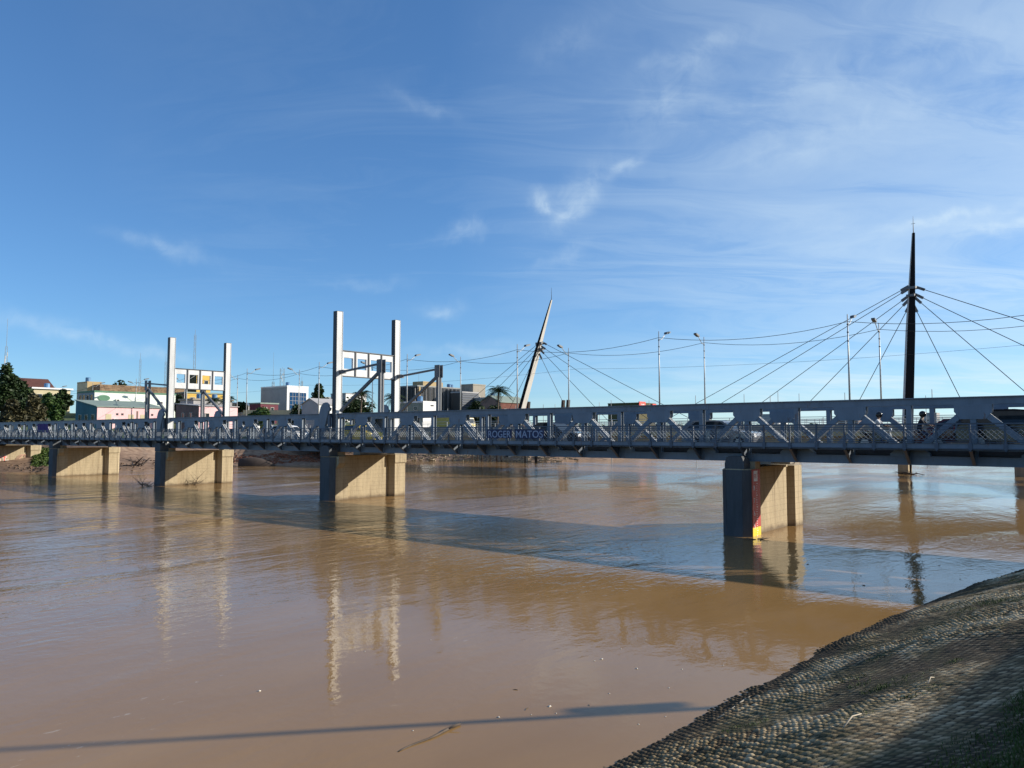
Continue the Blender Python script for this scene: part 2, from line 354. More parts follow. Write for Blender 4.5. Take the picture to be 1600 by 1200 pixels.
# near bank: slope of small concrete bags running down into the water
A0 = on_water(960, 1200); A1 = on_water(1600, 890); adir = (A1-A0).normalized(); qdir = Vector((adir.y, -adir.x, 0)); ALEN = (A1-A0).length
def bank_xy(a, q):
    bulge = -.62*np.sin(np.pi*np.clip(a/ALEN, -.4, 1.3))*np.clip(1-q/6, 0, 1)
    qq = q + bulge
    return A0.x + adir.x*a + qdir.x*qq, A0.y + adir.y*a + qdir.y*qq
def bank_base(a, q):
    z = np.interp(q, [-6,0,6.6,8.8,10.5,40],[-2.4,0,2.64,3.35,3.6,4.2])
    return z + ((vnoise(a*.45,q*.6,5)-.5)*.16 + (vnoise(a*.16,q*.22,8)-.5)*.14)*np.clip((q+.4)*.7,0,1)*np.clip((9-q)/3,0,1)
def bag_material():
    m = bpy.data.materials.new('mossy concrete bags'); m.use_nodes = True; t = m.node_tree; b = t.nodes['Principled BSDF']; b.inputs['Roughness'].default_value = .92
    b.inputs['Specular IOR Level'].default_value = .2
    gm = N(t, 'ShaderNodeNewGeometry'); P = gm.outputs['Position']; at = N(t, 'ShaderNodeAttribute', attribute_name='joint'); ct = N(t, 'ShaderNodeAttribute', attribute_name='tone')
    ht = N(t, 'ShaderNodeAttribute', attribute_name='inland')
    n1 = noise(t, P, .5, 5, .6, .5); n2 = noise(t, P, 9, 5, .65)
    tone = mth(t, 'ADD', mth(t, 'MULTIPLY', n1, .55), mth(t, 'ADD', mth(t, 'MULTIPLY', n2, .25), mth(t, 'MULTIPLY', ct.outputs['Fac'], .2)))
    bagc = ramp(t, tone, [(.36, (.080,.055,.029)), (.48, (.29,.208,.110)), (.62, (.58,.46,.29))])
    soil = ramp(t, n2, [(.3, (.014,.011,.007)), (.7, (.042,.031,.018))])
    c = mix(t, at.outputs['Fac'], bagc, soil)
    moss = mth(t, 'MULTIPLY', ramp(t, noise(t, P, .42, 6, .7, .8), [(.47, g(0)), (.58, g(1))]), ramp(t, n2, [(.35, g(.25)), (.6, g(1))]))
    c = mix(t, mth(t, 'MULTIPLY', moss, .8), c, (.040,.044,.017))
    wet = ramp(t, mth(t, 'ADD', ht.outputs['Fac'], mth(t, 'MULTIPLY', n1, .5)), [(.55, g(1)), (.95, g(0))])
    c = mix(t, mth(t, 'MULTIPLY', wet, .86), c, (.035,.026,.017))
    gr = mth(t, 'MULTIPLY', mth(t, 'SUBTRACT', mth(t, 'ADD', ht.outputs['Fac'], mth(t, 'MULTIPLY', n1, 1.6)), 6.2), 1.2, True)
    c = mix(t, gr, c, (.045,.06,.018))
    t.links.new(c, b.inputs['Base Color'])
    bn = N(t, 'ShaderNodeBump'); bn.inputs['Strength'].default_value = .6; bn.inputs['Distance'].default_value = .02
    t.links.new(noise(t, P, 38, 5, .65), bn.inputs['Height']); t.links.new(bn.outputs[0], b.inputs['Normal']); return m
BAGM = bag_material()
def bank_mesh(name, aa, qq, bags):
    Am, Qm = np.meshgrid(aa, qq); X, Y = bank_xy(Am, Qm); Z = bank_base(Am, Qm); J = np.zeros_like(Z); T = np.full_like(Z, .5)
    if bags:
        wa = Am + .16*(vnoise(Am*.9,Qm*.9,1)-.5) + .5*(vnoise(Am*.22,Qm*.3,2)-.5); wq = Qm + .13*(vnoise(Am*.8,Qm*.8,4)-.5) + .5*(vnoise(Am*.25,Qm*.25,6)-.5)
        # columns climb the slope at a slant, like the photo's rows
        ca, sa = math.cos(R(14)), math.sin(R(14)); u = (wa*ca + wq*sa)/.110; v = (-wa*sa + wq*ca)/.132
        row = np.floor(v); u = u + .5*(row % 2); fu = (u-np.floor(u))*2-1; fv = (v-row)*2-1
        cid = np.floor(u)*17.3 + row*5.7; rnd = np.sin(cid*12.9898)*43758.5453; rnd = rnd-np.floor(rnd); T = rnd
        pil = np.clip(1-np.abs(fu)**2.2,0,1)**.6*np.clip(1-np.abs(fv)**2.2,0,1)**.6
        worn = np.clip(1.5*(vnoise(Am*.55,Qm*.7,9)-.12),.25,1)*np.clip((8.3-Qm)/1.6,0,1)
        bury = np.clip((vnoise(Am*.42,Qm*.75,12)*.6+vnoise(Am*1.3,Qm*1.9,13)*.4-.57)*5,0,1)*np.clip((7.5-Qm),0,1); rnd2 = np.sin(cid*78.233)*12345.678; rnd2 = rnd2-np.floor(rnd2)
        worn = worn*(1-.72*bury)*np.where(rnd2>.93,.25,1)
        Z = Z + pil*(.047+.026*rnd)*worn + .012*(vnoise(Am*9,Qm*9,7)-.5)
        J = np.clip(1.18-pil*1.35+bury*.75,0,1)
    v = np.stack([X,Y,Z],-1).reshape(-1,3); nx, ny = len(aa), len(qq); idx = np.arange(nx*ny).reshape(ny,nx)
    f = np.stack([idx[:-1,:-1],idx[:-1,1:],idx[1:,1:],idx[1:,:-1]],-1).reshape(-1,4)[:, ::-1]
    o = np_mesh(name, v, f, BAGM)
    for nm, arr in (('joint',J),('tone',T),('inland',Qm)):
        at = o.data.attributes.new(nm,'FLOAT','POINT'); at.data.foreach_set('value', arr.astype(np.float32).ravel())
    return o
structure(bank_mesh('bag_revetment', np.arange(-3.2,30,.024), np.arange(-.5,8.9,.021), True))
def slab(name, a0, a1, q0, q1):
    return structure(bank_mesh(name, np.linspace(a0,a1,max(2,int((a1-a0)/1.5))), np.linspace(q0,q1,max(2,int((q1-q0)/.8))), False))
slab('near_bank', -60, -3.2, -6, 40); slab('near_bank', 30, 400, -6, 40); slab('near_bank', -3.2, 30, 8.9, 40)
slab('near_bank', -3.2, 30, -6, -.5)
rw = MB(); 
for (a0, a1) in ((-22, -8), (-7.98, 8), (8.02, 26), (26.02, 60)):
    p = [bank_xy(np.float64(a), np.float64(q)) for a, q in ((a0,10.5),(a1,10.5),(a1,10.8),(a0,10.8))]
    rw.prism([(float(x),float(y)) for x,y in p], 3.0, 5.95, CONC_D)
    p = [bank_xy(np.float64(a), np.float64(q)) for a, q in ((a0,10.42),(a1,10.42),(a1,10.9),(a0,10.9))]
    rw.prism([(float(x),float(y)) for x,y in p], 5.953, 6.08, CONC_D)
tag(rw.build('retaining_wall'), 'grey concrete riverside wall at the top of the bag slope', 'wall')

# ------------------------------------------------------------ grass on the near bank
def grass_obj(name, spots, label):
    vs = []; fs = []
    for (a, q, r, n, hgt) in spots:
        for _ in range(n):
            rr = r*math.sqrt(random.random()); th = random.random()*6.283; aa = a+rr*math.cos(th)*1.6; qq = q+rr*math.sin(th)
            x, y = bank_xy(np.float64(aa), np.float64(qq)); z = float(bank_base(np.array([aa]), np.array([qq]))[0]) + .01
            h = hgt*random.uniform(.4,1.1); az = random.random()*6.283; w = random.uniform(.003,.007); ln = h*random.uniform(.2,.8); la = random.random()*6.283
            b = len(vs); dx, dy = math.cos(az)*w, math.sin(az)*w; lx, ly = math.cos(la)*ln, math.sin(la)*ln
            vs += [(x-dx,y-dy,z),(x+dx,y+dy,z),(x+lx*.4+dx*.7,y+ly*.4+dy*.7,z+h*.6),(x+lx,y+ly,z+h)]; fs += [(b,b+1,b+2),(b,b+2,b+3)]
    me = bpy.data.meshes.new(name); me.from_pydata(vs, [], fs); me.materials.append(GRASSM)
    return tag(link(name, me), label, 'grass', kind='stuff')
tuf = [(random.uniform(0,28), random.uniform(1.2,6.0), random.uniform(.12,.4), 60, .05) for _ in range(60)]
tuf += [(random.uniform(9,24), random.uniform(2.2,4.5), random.uniform(.3,.7), 220, .06) for _ in range(26)]
tuf += [(random.uniform(-3,12), random.uniform(5.2,8.6), random.uniform(.4,.8), 420, .055) for _ in range(130)]
tuf += [(random.uniform(8,26), random.uniform(5.0,8.6), random.uniform(.4,.9), 420, .06) for _ in range(50)]
grass_obj('bank_grass', tuf, 'short green grass tufts growing between the bags of the near bank')

# ------------------------------------------------------------ steel truss bridge
XL, XR = -124.0, 34.0
bridge = thing('steel_bridge', 'blue grey steel truss bridge on concrete piers with two pale lifting towers', 'bridge', O_B, RZ)
W1, W2 = 1.1, 6.1; P_ = 4.92; ZB0, ZB1, ZT0, ZT1 = 3.64, 4.02, 6.24, 6.57
m = MB(); m.box(XL,XR,1.32,6.30,4.06,4.26,DECKM)
for s in (1.42, 5.62): m.box(XL,XR,s,s+.15,4.263,4.42,CONC_D)
m.build('road_deck', bridge)
MB().box(XL,XR,.07,.92,4.30,4.38,STEEL_D).build('walkway', bridge)
fbm = MB(); fbm.box(-.09,.09,1.27,5.92,3.72,4.055,STEEL_D); fbm.box(-.16,.16,1.27,5.92,3.66,3.715,STEEL_D)
f0 = fbm.build('floor_beam', bridge); k = 0
nodes = [x for x in np.arange(-25,8)*P_ if XL <= x <= XR]
halfs = [x for x in np.arange(-50,14)*P_/2 if XL <= x <= XR]
f0.location.x = halfs[0]
for x in halfs[1:]: inst(f0, bridge, (x,0,0))
st_ = MB()
for w in (2.2, 3.6, 5.0): st_.box(XL,XR,w-.07,w+.07,3.80,4.05,STEEL_D)
st_.build('stringer', bridge)
def i_post():
    q = MB(); q.box(-.11,.11,-.15,-.13,ZB1,ZT0,STEEL); q.box(-.11,.11,.13,.15,ZB1,ZT0,STEEL); q.box(-.02,.02,-.128,.128,ZB1,ZT0,STEEL)
    return q
def diagonal(sgn):
    q = MB(); p0 = Vector((0,0,ZT0)); p1 = Vector((sgn*P_/2,0,ZB1)); d = (p1-p0).normalized(); n = Vector((0,1,0)); up = n.cross(d)*(1 if sgn<0 else -1)
    up = up if up.z > 0 else -up; L = (p1-p0).length
    for w in (-.13,.13): q.beam(p0+n*w, p1+n*w, .018, .24, STEEL, up=up)
    for e in (-1, 1):                       # flange strips and lacing bars between the plates, sunlit look put into pale colour
        c = up*.112*e
        for w in (-.105,.105): q.beam(p0+n*w+c, p1+n*w+c, .05, .014, TOWER, up=up)
        t = .25; z = 1
        while t < L-.35:
            q.beam(p0+d*t+n*.1*z+c*1.04, p0+d*(t+.2)-n*.1*z+c*1.04, .035, .01, TOWER, up=up); t += .2; z = -z
    return q
me_post = i_post().mesh('post'); me_d = {s: diagonal(s).mesh('diagonal') for s in (-1,1)}
gq = MB()
for w in (-.175,.158): gq.prism([(-.70,ZT0),(.70,ZT0),(.70,ZT0-.30),(.46,ZT0-.62),(-.46,ZT0-.62),(-.70,ZT0-.30)], w, w+.017, STEEL, 'y')
for w in (-.186,):
    for xx in np.linspace(-.6,.6,8): gq.box(xx-.018,xx+.018,w,w+.011,ZT0-.085,ZT0-.05,STEEL)
me_gus = gq.mesh('gusset_plate')
lq = MB()
for w in (-.175,.158): lq.prism([(-.8,ZB1),(.8,ZB1),(.8,ZB1+.1),(.4,ZB1+.45),(-.4,ZB1+.45),(-.8,ZB1+.1)], w, w+.017, STEEL, 'y')
me_low = lq.mesh('gusset_plate')
for w in (W1, W2):
    tr = thing('truss', None, None, (0,w,0)); tr.parent = bridge
    c = MB(); c.box(XL,XR,-.16,.16,ZT0+.001,ZT1-.04,STEEL); c.box(XL,XR,-.25,.25,ZT1-.039,ZT1,STEEL)
    for x in nodes: 
        c.box(x+1.9,x+2.9,-.172,-.161,ZT0+.03,ZT1-.06,STEEL)
        if abs(x) < 60:
            for i in range(6): c.box(x+2.0+i*.15,x+2.03+i*.15,-.18,-.173,ZT0+.07,ZT0+.1,STEEL); c.box(x+2.0+i*.15,x+2.03+i*.15,-.18,-.173,ZT1-.13,ZT1-.1,STEEL)
    c.build('top_chord', tr)
    c = MB(); c.box(XL,XR,-.15,.15,ZB0+.03,ZB1-.03,STEEL); c.box(XL,XR,-.2,.2,ZB0,ZB0+.029,STEEL); c.box(XL,XR,-.2,.2,ZB1-.029,ZB1-.001,STEEL); c.build('bottom_chord', tr)
    for x in halfs: link('post', me_post, tr).location.x = x
    for x in nodes:
        link('gusset_plate', me_gus, tr).location.x = x
        link('gusset_plate', me_low, tr).location.x = x + P_/2
        for s in (-1,1): link('diagonal', me_d[s], tr).location.x = x
# railing of the near walkway
rl = thing('railing', None, None); rl.parent = bridge
r = MB(); r.beam((XL,0,5.42),(XR,0,5.42),.07,.06,STEEL_D); r.beam((XL,0,5.29),(XR,0,5.29),.04,.035,STEEL_D)
r.beam((XL,0,5.19),(XR,0,5.19),.03,.03,STEEL_D); r.beam((XL,0,4.755),(XR,0,4.755),.03,.03,STEEL_D); r.beam((XL,0,4.665),(XR,0,4.665),.04,.035,STEEL_D); r.build('handrail', rl)
MB().box(XL,XR,-.012,.012,4.40,4.585,STEEL).box(XL,XR,-.05,.06,4.36,4.399,STEEL_D).box(XL,XR,-.04,.04,4.586,4.61,STEEL_D).build('fascia_plate', rl)
lm = MB(); z0, z1 = 4.77, 5.175; pit = .203; x = XL
while x < XR-.5:
    lm.beam((x,-.006,z0),(x+z1-z0,-.006,z1),.012,.027,LATT,up=(0,1,0)); lm.beam((x,.006,z1),(x+z1-z0,.006,z0),.012,.027,LATT,up=(0,1,0)); x += pit
lm.build('lattice_panel', rl, fix=False)
pm = MB(); pm.box(-.032,.032,-.05,.05,4.28,5.39,STEEL_D); pm.box(-.07,.07,-.07,-.051,4.34,4.62,STEEL_D); me_rp = pm.mesh('rail_post')
allp = [x for x in np.arange(-100,28)*P_/4 if XL < x < XR]; vis = [x for x in allp if -111 <= x <= 11.5]; 
for x in vis[-99:]: link('rail_post', me_rp, rl).location.x = x
rest = MB()
for x in allp:
    if x not in vis[-99:]: rest.box(x-.032,x+.032,-.05,.05,4.28,5.39,STEEL_D)
ro = rest.build('rail_post', rl); ro['kind'] = 'stuff'
bm_ = MB(); bm_.prism([(-.02,4.355),(.9,4.29),(.9,3.68),(.82,3.68)], -.02, .02, STEEL_D, 'x'); bm_.beam((0,.0,4.32),(0,.86,3.70),.12,.05,STEEL_D); me_br = bm_.mesh('bracket')
for x in halfs: link('bracket', me_br, bridge).location.x = x
# piers
def pier(x, k):
    p = thing('pier', None, None, (x,0,0)); p.parent = bridge
    zb = -3.5; zt = 3.28 if k in (0,5) else 3.30
    hx = .70 if k == 0 else .85; hf = hx+.15; c = .28
    hw_ = .52
    wl = MB(); wl.box(-hw_,hw_,1.5,5.85,zb,zt-.06,CONC); wl.box(-hw_-.05,hw_+.05,1.52,5.83,zt-.058,zt+.05,CONC)
    wl.build('wall', p)
    q = MB(); q.prism([(-hx+c,0),(hx-c,0),(hx,c*1.1),(hx,1.52),(-hx,1.52),(-hx,c*1.1)], zb, zt, CONC); q.box(-hx+c+.01,hx-c-.01,-.05,-.002,zb,zt-.05,CONC_SHADE); [q.prism([(sg*(hx-c+.0),-.05),(sg*(hx+.04),c*1.1-.02),(sg*(hx-.0),c*1.1),(sg*(hx-c),-.002)], zb, zt-.05, CONC_SHADE) for sg in (-1,1)]; 
    q.build('column', p)
    q = MB(); q.prism([(-hf+.3,5.82),(hf-.3,5.82),(hf,6.12),(hf,7.25),(hf-c,7.5),(-hf+c,7.5),(-hf,7.25),(-hf,6.12)], zb, zt, CONC)
    if k: q.prism([(-hf+.2,5.76),(hf-.2,5.76),(hf+.1,6.06),(hf+.1,7.3),(hf-c,7.57),(-hf+c,7.57),(-hf-.1,7.3),(-hf-.1,6.06)], zt-.62, zt+.06, CONC)
    q.build('column', p)
    q = MB()
    if k == 0:
        q.prism([(-.5,zt+.002),(.5,zt+.002),(.5,3.55),(.42,3.8),(.3,3.9),(-.3,3.9),(-.42,3.8),(-.5,3.55)], .02, .78, CONC_SHADE, 'y')
        q.box(-.4,.75,.79,1.45,zt+.002,3.63,CONC)
    else:
        q.prism([(-.55,zt+.002),(.55,zt+.002),(.55,3.75),(.42,4.0),(.2,4.12),(-.2,4.12),(-.42,4.0),(-.55,3.75)], -.09, .72, CONC_SHADE, 'y')
        q.box(-.5,.5,.73,1.45,zt+.002,3.63,CONC)
        q.prism([(.852,zt-.9),(1.15,zt-.5),(1.15,zt),(.852,zt)], .35, .95, CONC, 'y')
    q.build('bearing_block', p)
    MB().box(-.45,.45,6.6,7.2,zt+.065,3.635,CONC_D).build('bearing_block', p)
    if k == 0:
        # gauge board on the chamfered side of the near column
        x0, y0, x1, y1 = hx+.012, c*1.1+.10, hx+.012, 1.46
        b = MB(); b.box(hx+.003,hx+.03,.42,1.44,.42,zt-.03,RED); b.box(hx+.003,hx+.03,.42,1.44,-.4,.417,YEL)
        gb = b.build('gauge_board', p)
        t_ = MB(); 
        t_.box(hx+.031,hx+.036,.62,1.10,zt-.62,zt-.10,WHT)
        for i in range(26):
            z = zt-.75-i*.115; 
            if z < -.2: break
            ww = .16 if i % 5 == 0 else .08; t_.box(hx+.031,hx+.036,.92,.92+ww,z,z+.035,WHT)
        t_.build('scale_ticks', p)
        for i, dgt in enumerate('8765'):
            ob = text('number', dgt, .34, WHT, p); ob.matrix_local = Matrix.Translation((hx+.036,.56,zt-1.05-i*.62)) @ Matrix.Rotation(R(90),4,'Z') @ Matrix.Rotation(R(90),4,'X')
        ob = text('number', 'EB', .30, RED, p); ob.matrix_local = Matrix.Translation((hx+.037,.64,zt-.47)) @ Matrix.Rotation(R(90),4,'Z') @ Matrix.Rotation(R(90),4,'X')
    if k == 4:
        ORG = mat('orange red spray paint', (.75,.09,.03), .6, .2, 3)
        for s_, x_, z_, sz, mm in (('rt.', 2.2, 1.15, 1.5, ORG), ('RB', 4.4, 1.2, 1.0, mat('faded spray paint', (.55,.36,.22), .8, .2, 3))):
            if s_ == 'RB': continue
            for off, m2, bold in ((.552, WHT, .05), (.556, mm, .0)):
                ob = text('graffiti', s_, sz, m2, p, bold); ob.matrix_local = Matrix.Translation((off,x_,z_)) @ Matrix.Rotation(R(90),4,'Z') @ Matrix.Rotation(R(90),4,'X')
        sc = MB(); FP = mat('faded pink spray paint', (.62,.40,.30), .8, .2, 3)
        for k2 in range(5):
            sc.tube([(.56, 4.9+.55*math.cos(t+.4*k2)+.08*k2, 1.65+.42*math.sin(t*1.3+.7*k2)) for t in np.linspace(0,6.2,22)], .025, FP, 4)
        sc.build('graffiti', p)
    return p
def text(name, s, size, m, parent=None, bold=0.0, ext=.004):
    c = bpy.data.curves.new(name, 'FONT'); c.body = s; c.size = size; c.extrude = ext; c.offset = bold
    o = bpy.data.objects.new(name+'_src', c); col.objects.link(o); dg = bpy.context.evaluated_depsgraph_get()
    me = bpy.data.meshes.new_from_object(o.evaluated_get(dg)); bpy.data.objects.remove(o); me.materials.clear(); me.materials.append(m)
    return link(name, me, parent)
for k, x in enumerate(PX): pier(x, k)
# lift towers
ZTOP = 14.45
def tower(x, sgn):
    for w in (.72, 6.72):
        q = MB(); hw = .19
        q.box(-hw,hw,w+.03,w+.57,3.3,ZTOP,TOWER); q.box(-hw-.03,hw+.03,w,w+.028,3.3,ZTOP+.01,TOWER_SHADE); q.box(-hw-.03,hw+.03,w+.572,w+.6,3.3,ZTOP+.01,TOWER)
        q.box(-hw-.02,hw+.02,w+.029,w+.571,ZTOP+.001,ZTOP+.02,STAYM)
        for z in np.arange(6.8,ZTOP,.2):
            for ww in (w+.045,w+.53): q.box(hw,hw+.02,ww,ww+.03,z,z+.04,TOWER)
        o = q.build('tower_column', bridge); o.location.x = x
        # stay post standing on the truss, tie and diagonal
        sx = x + sgn*4.9; wm = w+.42
        q = MB(); 
        for dw in (-.13,.13): q.box(sx-.12,sx+.12,wm+dw-.06,wm+dw+.06,ZT1+.002,9.55,STAYM)
        q.box(sx-.05,sx+.05,wm-.068,wm+.068,ZT1+.002,9.55,TOWER)
        q.build('stay_post', bridge)
        q = MB(); 
        for dw in (-.2,.17): q.box(sx-.3,sx+.25,wm+dw,wm+dw+.03,9.45,10.45,STAYM)
        q.build('head_plate', bridge)
        q = MB(); q.beam((x+sgn*.23,wm,9.75),(sx,wm,10.15),.16,.14,STAYM); q.box(min(x+sgn*.21,x+sgn*.75),max(x+sgn*.21,x+sgn*.75),wm-.13,wm+.13,9.62,9.9,STAYM); q.build('stay_tie', bridge)
        q = MB(); q.beam((x+sgn*.3,wm,6.75),(sx-sgn*.1,wm,9.6),.18,.2,STAYM); q.build('stay_diagonal', bridge)
        # rounded steel guide beside the foot of the column
        q = MB(); gx = -sgn
        q = MB(); pts = [(-.42,4.42),(.12,4.42),(.16,5.6),(.42,6.3),(.52,6.75),(.66,6.78),(.72,6.98),(.55,7.02),(.48,7.26),(.22,7.42),(-.12,7.36),(-.42,7.05),(-.6,6.5),(-.62,5.8)]
        q.prism([(-.95*1+a_,b_) for a_, b_ in pts], w-.22, w-.02, STEEL, 'y')
        q.prism([(-.95+a_,b_) for a_, b_ in ((.5,6.4),(.72,6.45),(.74,5.5),(.45,5.5))], w-.2, w-.05, STEEL_D, 'y')
        o = q.build('guide_plate', bridge); o.location.x = x
    # portal panel of four square openings
    q = MB(); za, zb = 9.5, 11.42; w0, w1 = 1.325, 6.715; n = 4; pw = (w1-w0)/n
    for i in range(n):
        a = w0+i*pw+.001; b = a+pw-.002; o1 = .22; zl, zh = za+.55, zb-.50
        q.box(-.10,.10,a,a+o1,za,zb,TOWER); q.box(-.10,.10,b-o1,b,za,zb,TOWER); q.box(-.10,.10,a+o1,b-o1,za,zl,TOWER); q.box(-.10,.10,a+o1,b-o1,zh,zb,TOWER)
    q.build('portal_beam', bridge).location.x = x
    q = MB()
    for i in range(1,n): q.box(-.16,.17,w0+i*pw-.05,w0+i*pw+.05,za+.01,zb-.01,TOWER_SHADE)
    q.build('stiffener', bridge).location.x = x
    
    for z_ in (zb+.001, za-.061): MB().box(-.17,.18,w0,w1,z_,z_+.06,TOWER_SHADE).build('flange', bridge).location.x = x
tower(PX[1], 1); tower(PX[2], -1)
# hand-painted name on two dark blue sheets on the railing
NAVY = mat('navy paint sheet', (.012,.022,.075), .6, .2, 2); PALE = mat('pale blue lettering', (.30,.36,.48), .6, .15, 4)
def rail_x(px, w=0):
    r_ = (px-800)/F; b = O_B + wb*w; s = (b.x - r_*b.y)/(.777+.629*r_); return -s
for word, pa, pb, lab in (('ROGER',763,800,'left dark blue sheet on the bridge railing lettered with a five letter first word'), ('MATOS',806,850,'right dark blue sheet on the bridge railing lettered MATOS in pale paint')):
    xa, xb = rail_x(pa), rail_x(pb); L = xb-xa
    sh = thing('name_sheet', 'dark blue sheet lettered ROGER tied to the bridge railing' if word == 'ROGER' else lab, 'sign', O_B+ub*(-xa)+Vector((0,0,4.72)), RZ)
    MB().box(-.05,L+.05,-.062,-.052,0,.55,NAVY).build('panel', sh)
    o = text('lettering', word, .60, PALE, sh, .004); bw = o.dimensions.x or L
    bb = max(v.co.x for v in o.data.vertices); o.scale = (L/bb*.97, 1, 1); o.rotation_euler = (R(90),0,0); o.location = (.02,-.064,.06)

# ------------------------------------------------------------ concrete road bridge behind, its lamps and wires
uc = Vector((-math.sin(R(52)), math.cos(R(52)), 0)); wc = Vector((uc.y, -uc.x, 0)); RZC = math.atan2(-uc.y, -uc.x)
O_C = Vector((.43936*78, 78, 0))
road = thing('road_bridge', 'tan concrete road bridge running behind the steel truss bridge', 'bridge', O_C, RZC)
q = MB(); q.box(-190,60,-.6,13.6,4.75,5.2,CONC_T); q.build('deck', road)
for w in (.3, 4.3, 8.3, 12.3): MB().box(-190,60,w,w+.5,3.45,4.747,CONC_T).build('girder', road)
q = MB(); q.box(-190,60,-.6,-.42,5.203,6.0,CONC_D); q.box(-190,60,13.42,13.6,5.203,6.0,CONC_D); q.build('parapet', road)
q = MB(); 
for w in (-.51, 13.51):
    q.beam((-190,w,6.75),(60,w,6.75),.06,.06,GALV); q.beam((-190,w,6.4),(60,w,6.4),.04,.04,GALV)
    for x in np.arange(-190,60,2.5): q.box(x-.03,x+.03,w-.03,w+.03,6.003,6.72,GALV)
q.build('guard_rail', road)
for x in (-9.5, -77, -128):
    q = MB(); q.box(x-.8,x+.8,1.5,11.5,-3.5,2.7,CONC_D); q.box(x-1,x+1,-.2,13.2,2.703,3.447,CONC_D); q.build('pier', road)
SP = 21.3; up_s = 1
O_L2 = Vector((.48031*87.9, 87.9, 0))
lamp_me = {}
def lamp_parts(Hh, sgn):
    q = MB(); q.tube([(0,0,0),(0,0,.5)], .16, GALV, 10); q.tube([(0,0,.5),(0,0,Hh*.55),(0,0,Hh)], [.105,.085,.05], GALV, 8)
    for z in (Hh-1.1,Hh-1.9,Hh-2.8): q.tube([(0,0,z),(0,0,z+.12)], .1, LAMPG, 8)
    pole = q.mesh('pole', True)
    q = MB(); q.tube([(0,0,Hh-.95),(0,sgn*.7,Hh-.9),(0,sgn*1.4,Hh-.4),(0,sgn*1.9,Hh-.05)], .045, GALV, 6); arm = q.mesh('arm', True)
    q = MB(); q.prism([(sgn*1.7,Hh-.15),(sgn*1.85,Hh+.08),(sgn*2.7,Hh+.26),(sgn*2.75,Hh+.08),(sgn*2.0,Hh-.15)], -.2,.2, LAMPG, 'x'); head = q.mesh('lamp_head')
    return pole, arm, head
ORD = ['first','second','third','fourth','fifth','sixth','seventh','eighth','ninth','tenth','eleventh','twelfth','thirteenth']
tops = {}
for row, (O_, sgn, ztop) in {'near': (O_C, 1, 17.2), 'far': (O_L2, -1, 17.75)}.items():
    dd = Vector((-.78755,.61644,0)) if row == 'near' else Vector((-.7937,.6083,0))
    parts = lamp_parts(ztop-5.2, sgn); tops[row] = []
    for k in range(-1, 12):
        p = O_ + dd*(SP*k); tops[row].append(p + Vector((0,0,ztop-.75)))
        if k < 0: lab = 'tall grey street lamp on the road bridge past the right edge of view, %s kerb' % row
        else: lab = '%s tall grey street lamp from the right along the %s kerb, arm pointing %s' % (ORD[k], row, 'away right' if sgn > 0 else 'left')
        L = thing('street_lamp', lab, 'street lamp', (p.x,p.y,5.2), RZC, 'street lamps along the road bridge')
        for nm, me in zip(('pole','arm','lamp_head'), parts): link(nm, me, L)
def wire(label, pts, sag, rad=.027, n=10):
    q = MB(); path = []
    for a, b in zip(pts[:-1], pts[1:]):
        for i in range(n):
            t = i/n; p = a.lerp(b, t); path.append(p - Vector((0,0,sag*4*t*(1-t))))
    path.append(pts[-1]); q.tube(path, rad, WIRE, 4); return tag(q.build('overhead_wire'), label, 'wire')
wire('upper black wire slung between the near kerb lamps', tops['near'], .95)
wire('lower black wire slung between the far kerb lamps', tops['far'], .9)
wire('faint thin wire sagging low behind the lamp posts', [t+Vector((1.5,2,-2.2)) for t in tops['far']][::3], .8, .014, 20)

# ------------------------------------------------------------ cable-stayed footbridge
MAST_SHADE = mat('shade darkened mast side', (.012,.013,.016), .9, .25, .8, spec=.1)  # near black stands in for shade on the mast sides away from the sun
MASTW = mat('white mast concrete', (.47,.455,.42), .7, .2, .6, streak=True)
O_F = Vector((49.57,97.57,0)); xf = Vector((.675,-.738,0)).normalized(); yf = Vector((.738,.675,0)).normalized(); RZF = math.atan2(xf.y, xf.x)
foot = thing('cable_footbridge', 'cable stayed footbridge with a dark upright mast and a white leaning mast', 'bridge', O_F, RZF)
def loc_f(p): d = Vector(p)-O_F; return Vector((d.dot(xf), d.dot(yf), d.z))
q = MB(); q.box(-150,62,1.6,5.6,5.55,6.0,GALV); q.box(-150,62,1.58,1.75,6.003,6.12,GALV); q.build('deck', foot)
q = MB()
for w in (1.7, 5.5):
    for z in (6.35,6.6,6.85,7.12): q.beam((-150,w,z),(62,w,z),.05,.04,GALV)
    for x in np.arange(-150,62,2.2): q.box(x-.03,x+.03,w-.03,w+.03,6.003,7.1,GALV)
q.build('railing', foot)
def mast(base, top, wb_, wt_, ang, side_mat, face_mat, node_f):
    # tapering box: half widths along 'across' and 'through'
    base = Vector(base); top = Vector(top); a = Vector((math.cos(ang), math.sin(ang), 0)); b = Vector((-a.y, a.x, 0)); q = MB(); rings = []
    for t, s in ((0,.9),(.25,1),(.62,.86),(1,None)):
        c = base.lerp(top, t); wa, wt = (wb_[0]*s, wb_[1]*s) if s else (wt_[0], wt_[1])
        rings.append([c-a*wa-b*wt, c+a*wa-b*wt, c+a*wa+b*wt, c-a*wa+b*wt])
    for r0, r1 in zip(rings[:-1], rings[1:]):
        for i in range(4):
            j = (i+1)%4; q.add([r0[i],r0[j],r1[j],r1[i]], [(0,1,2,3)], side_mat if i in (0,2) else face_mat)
    q.add(rings[-1], [(0,1,2,3)], side_mat)
    return q
nb = loc_f((49.6,97.6,-2)); ntp = loc_f((51.85,97.9,30.9))
mn = mast(nb, ntp, (.54,.5), (.15,.15), -RZF + R(-12), MAST_SHADE, MASTW, .74).build('mast', foot)
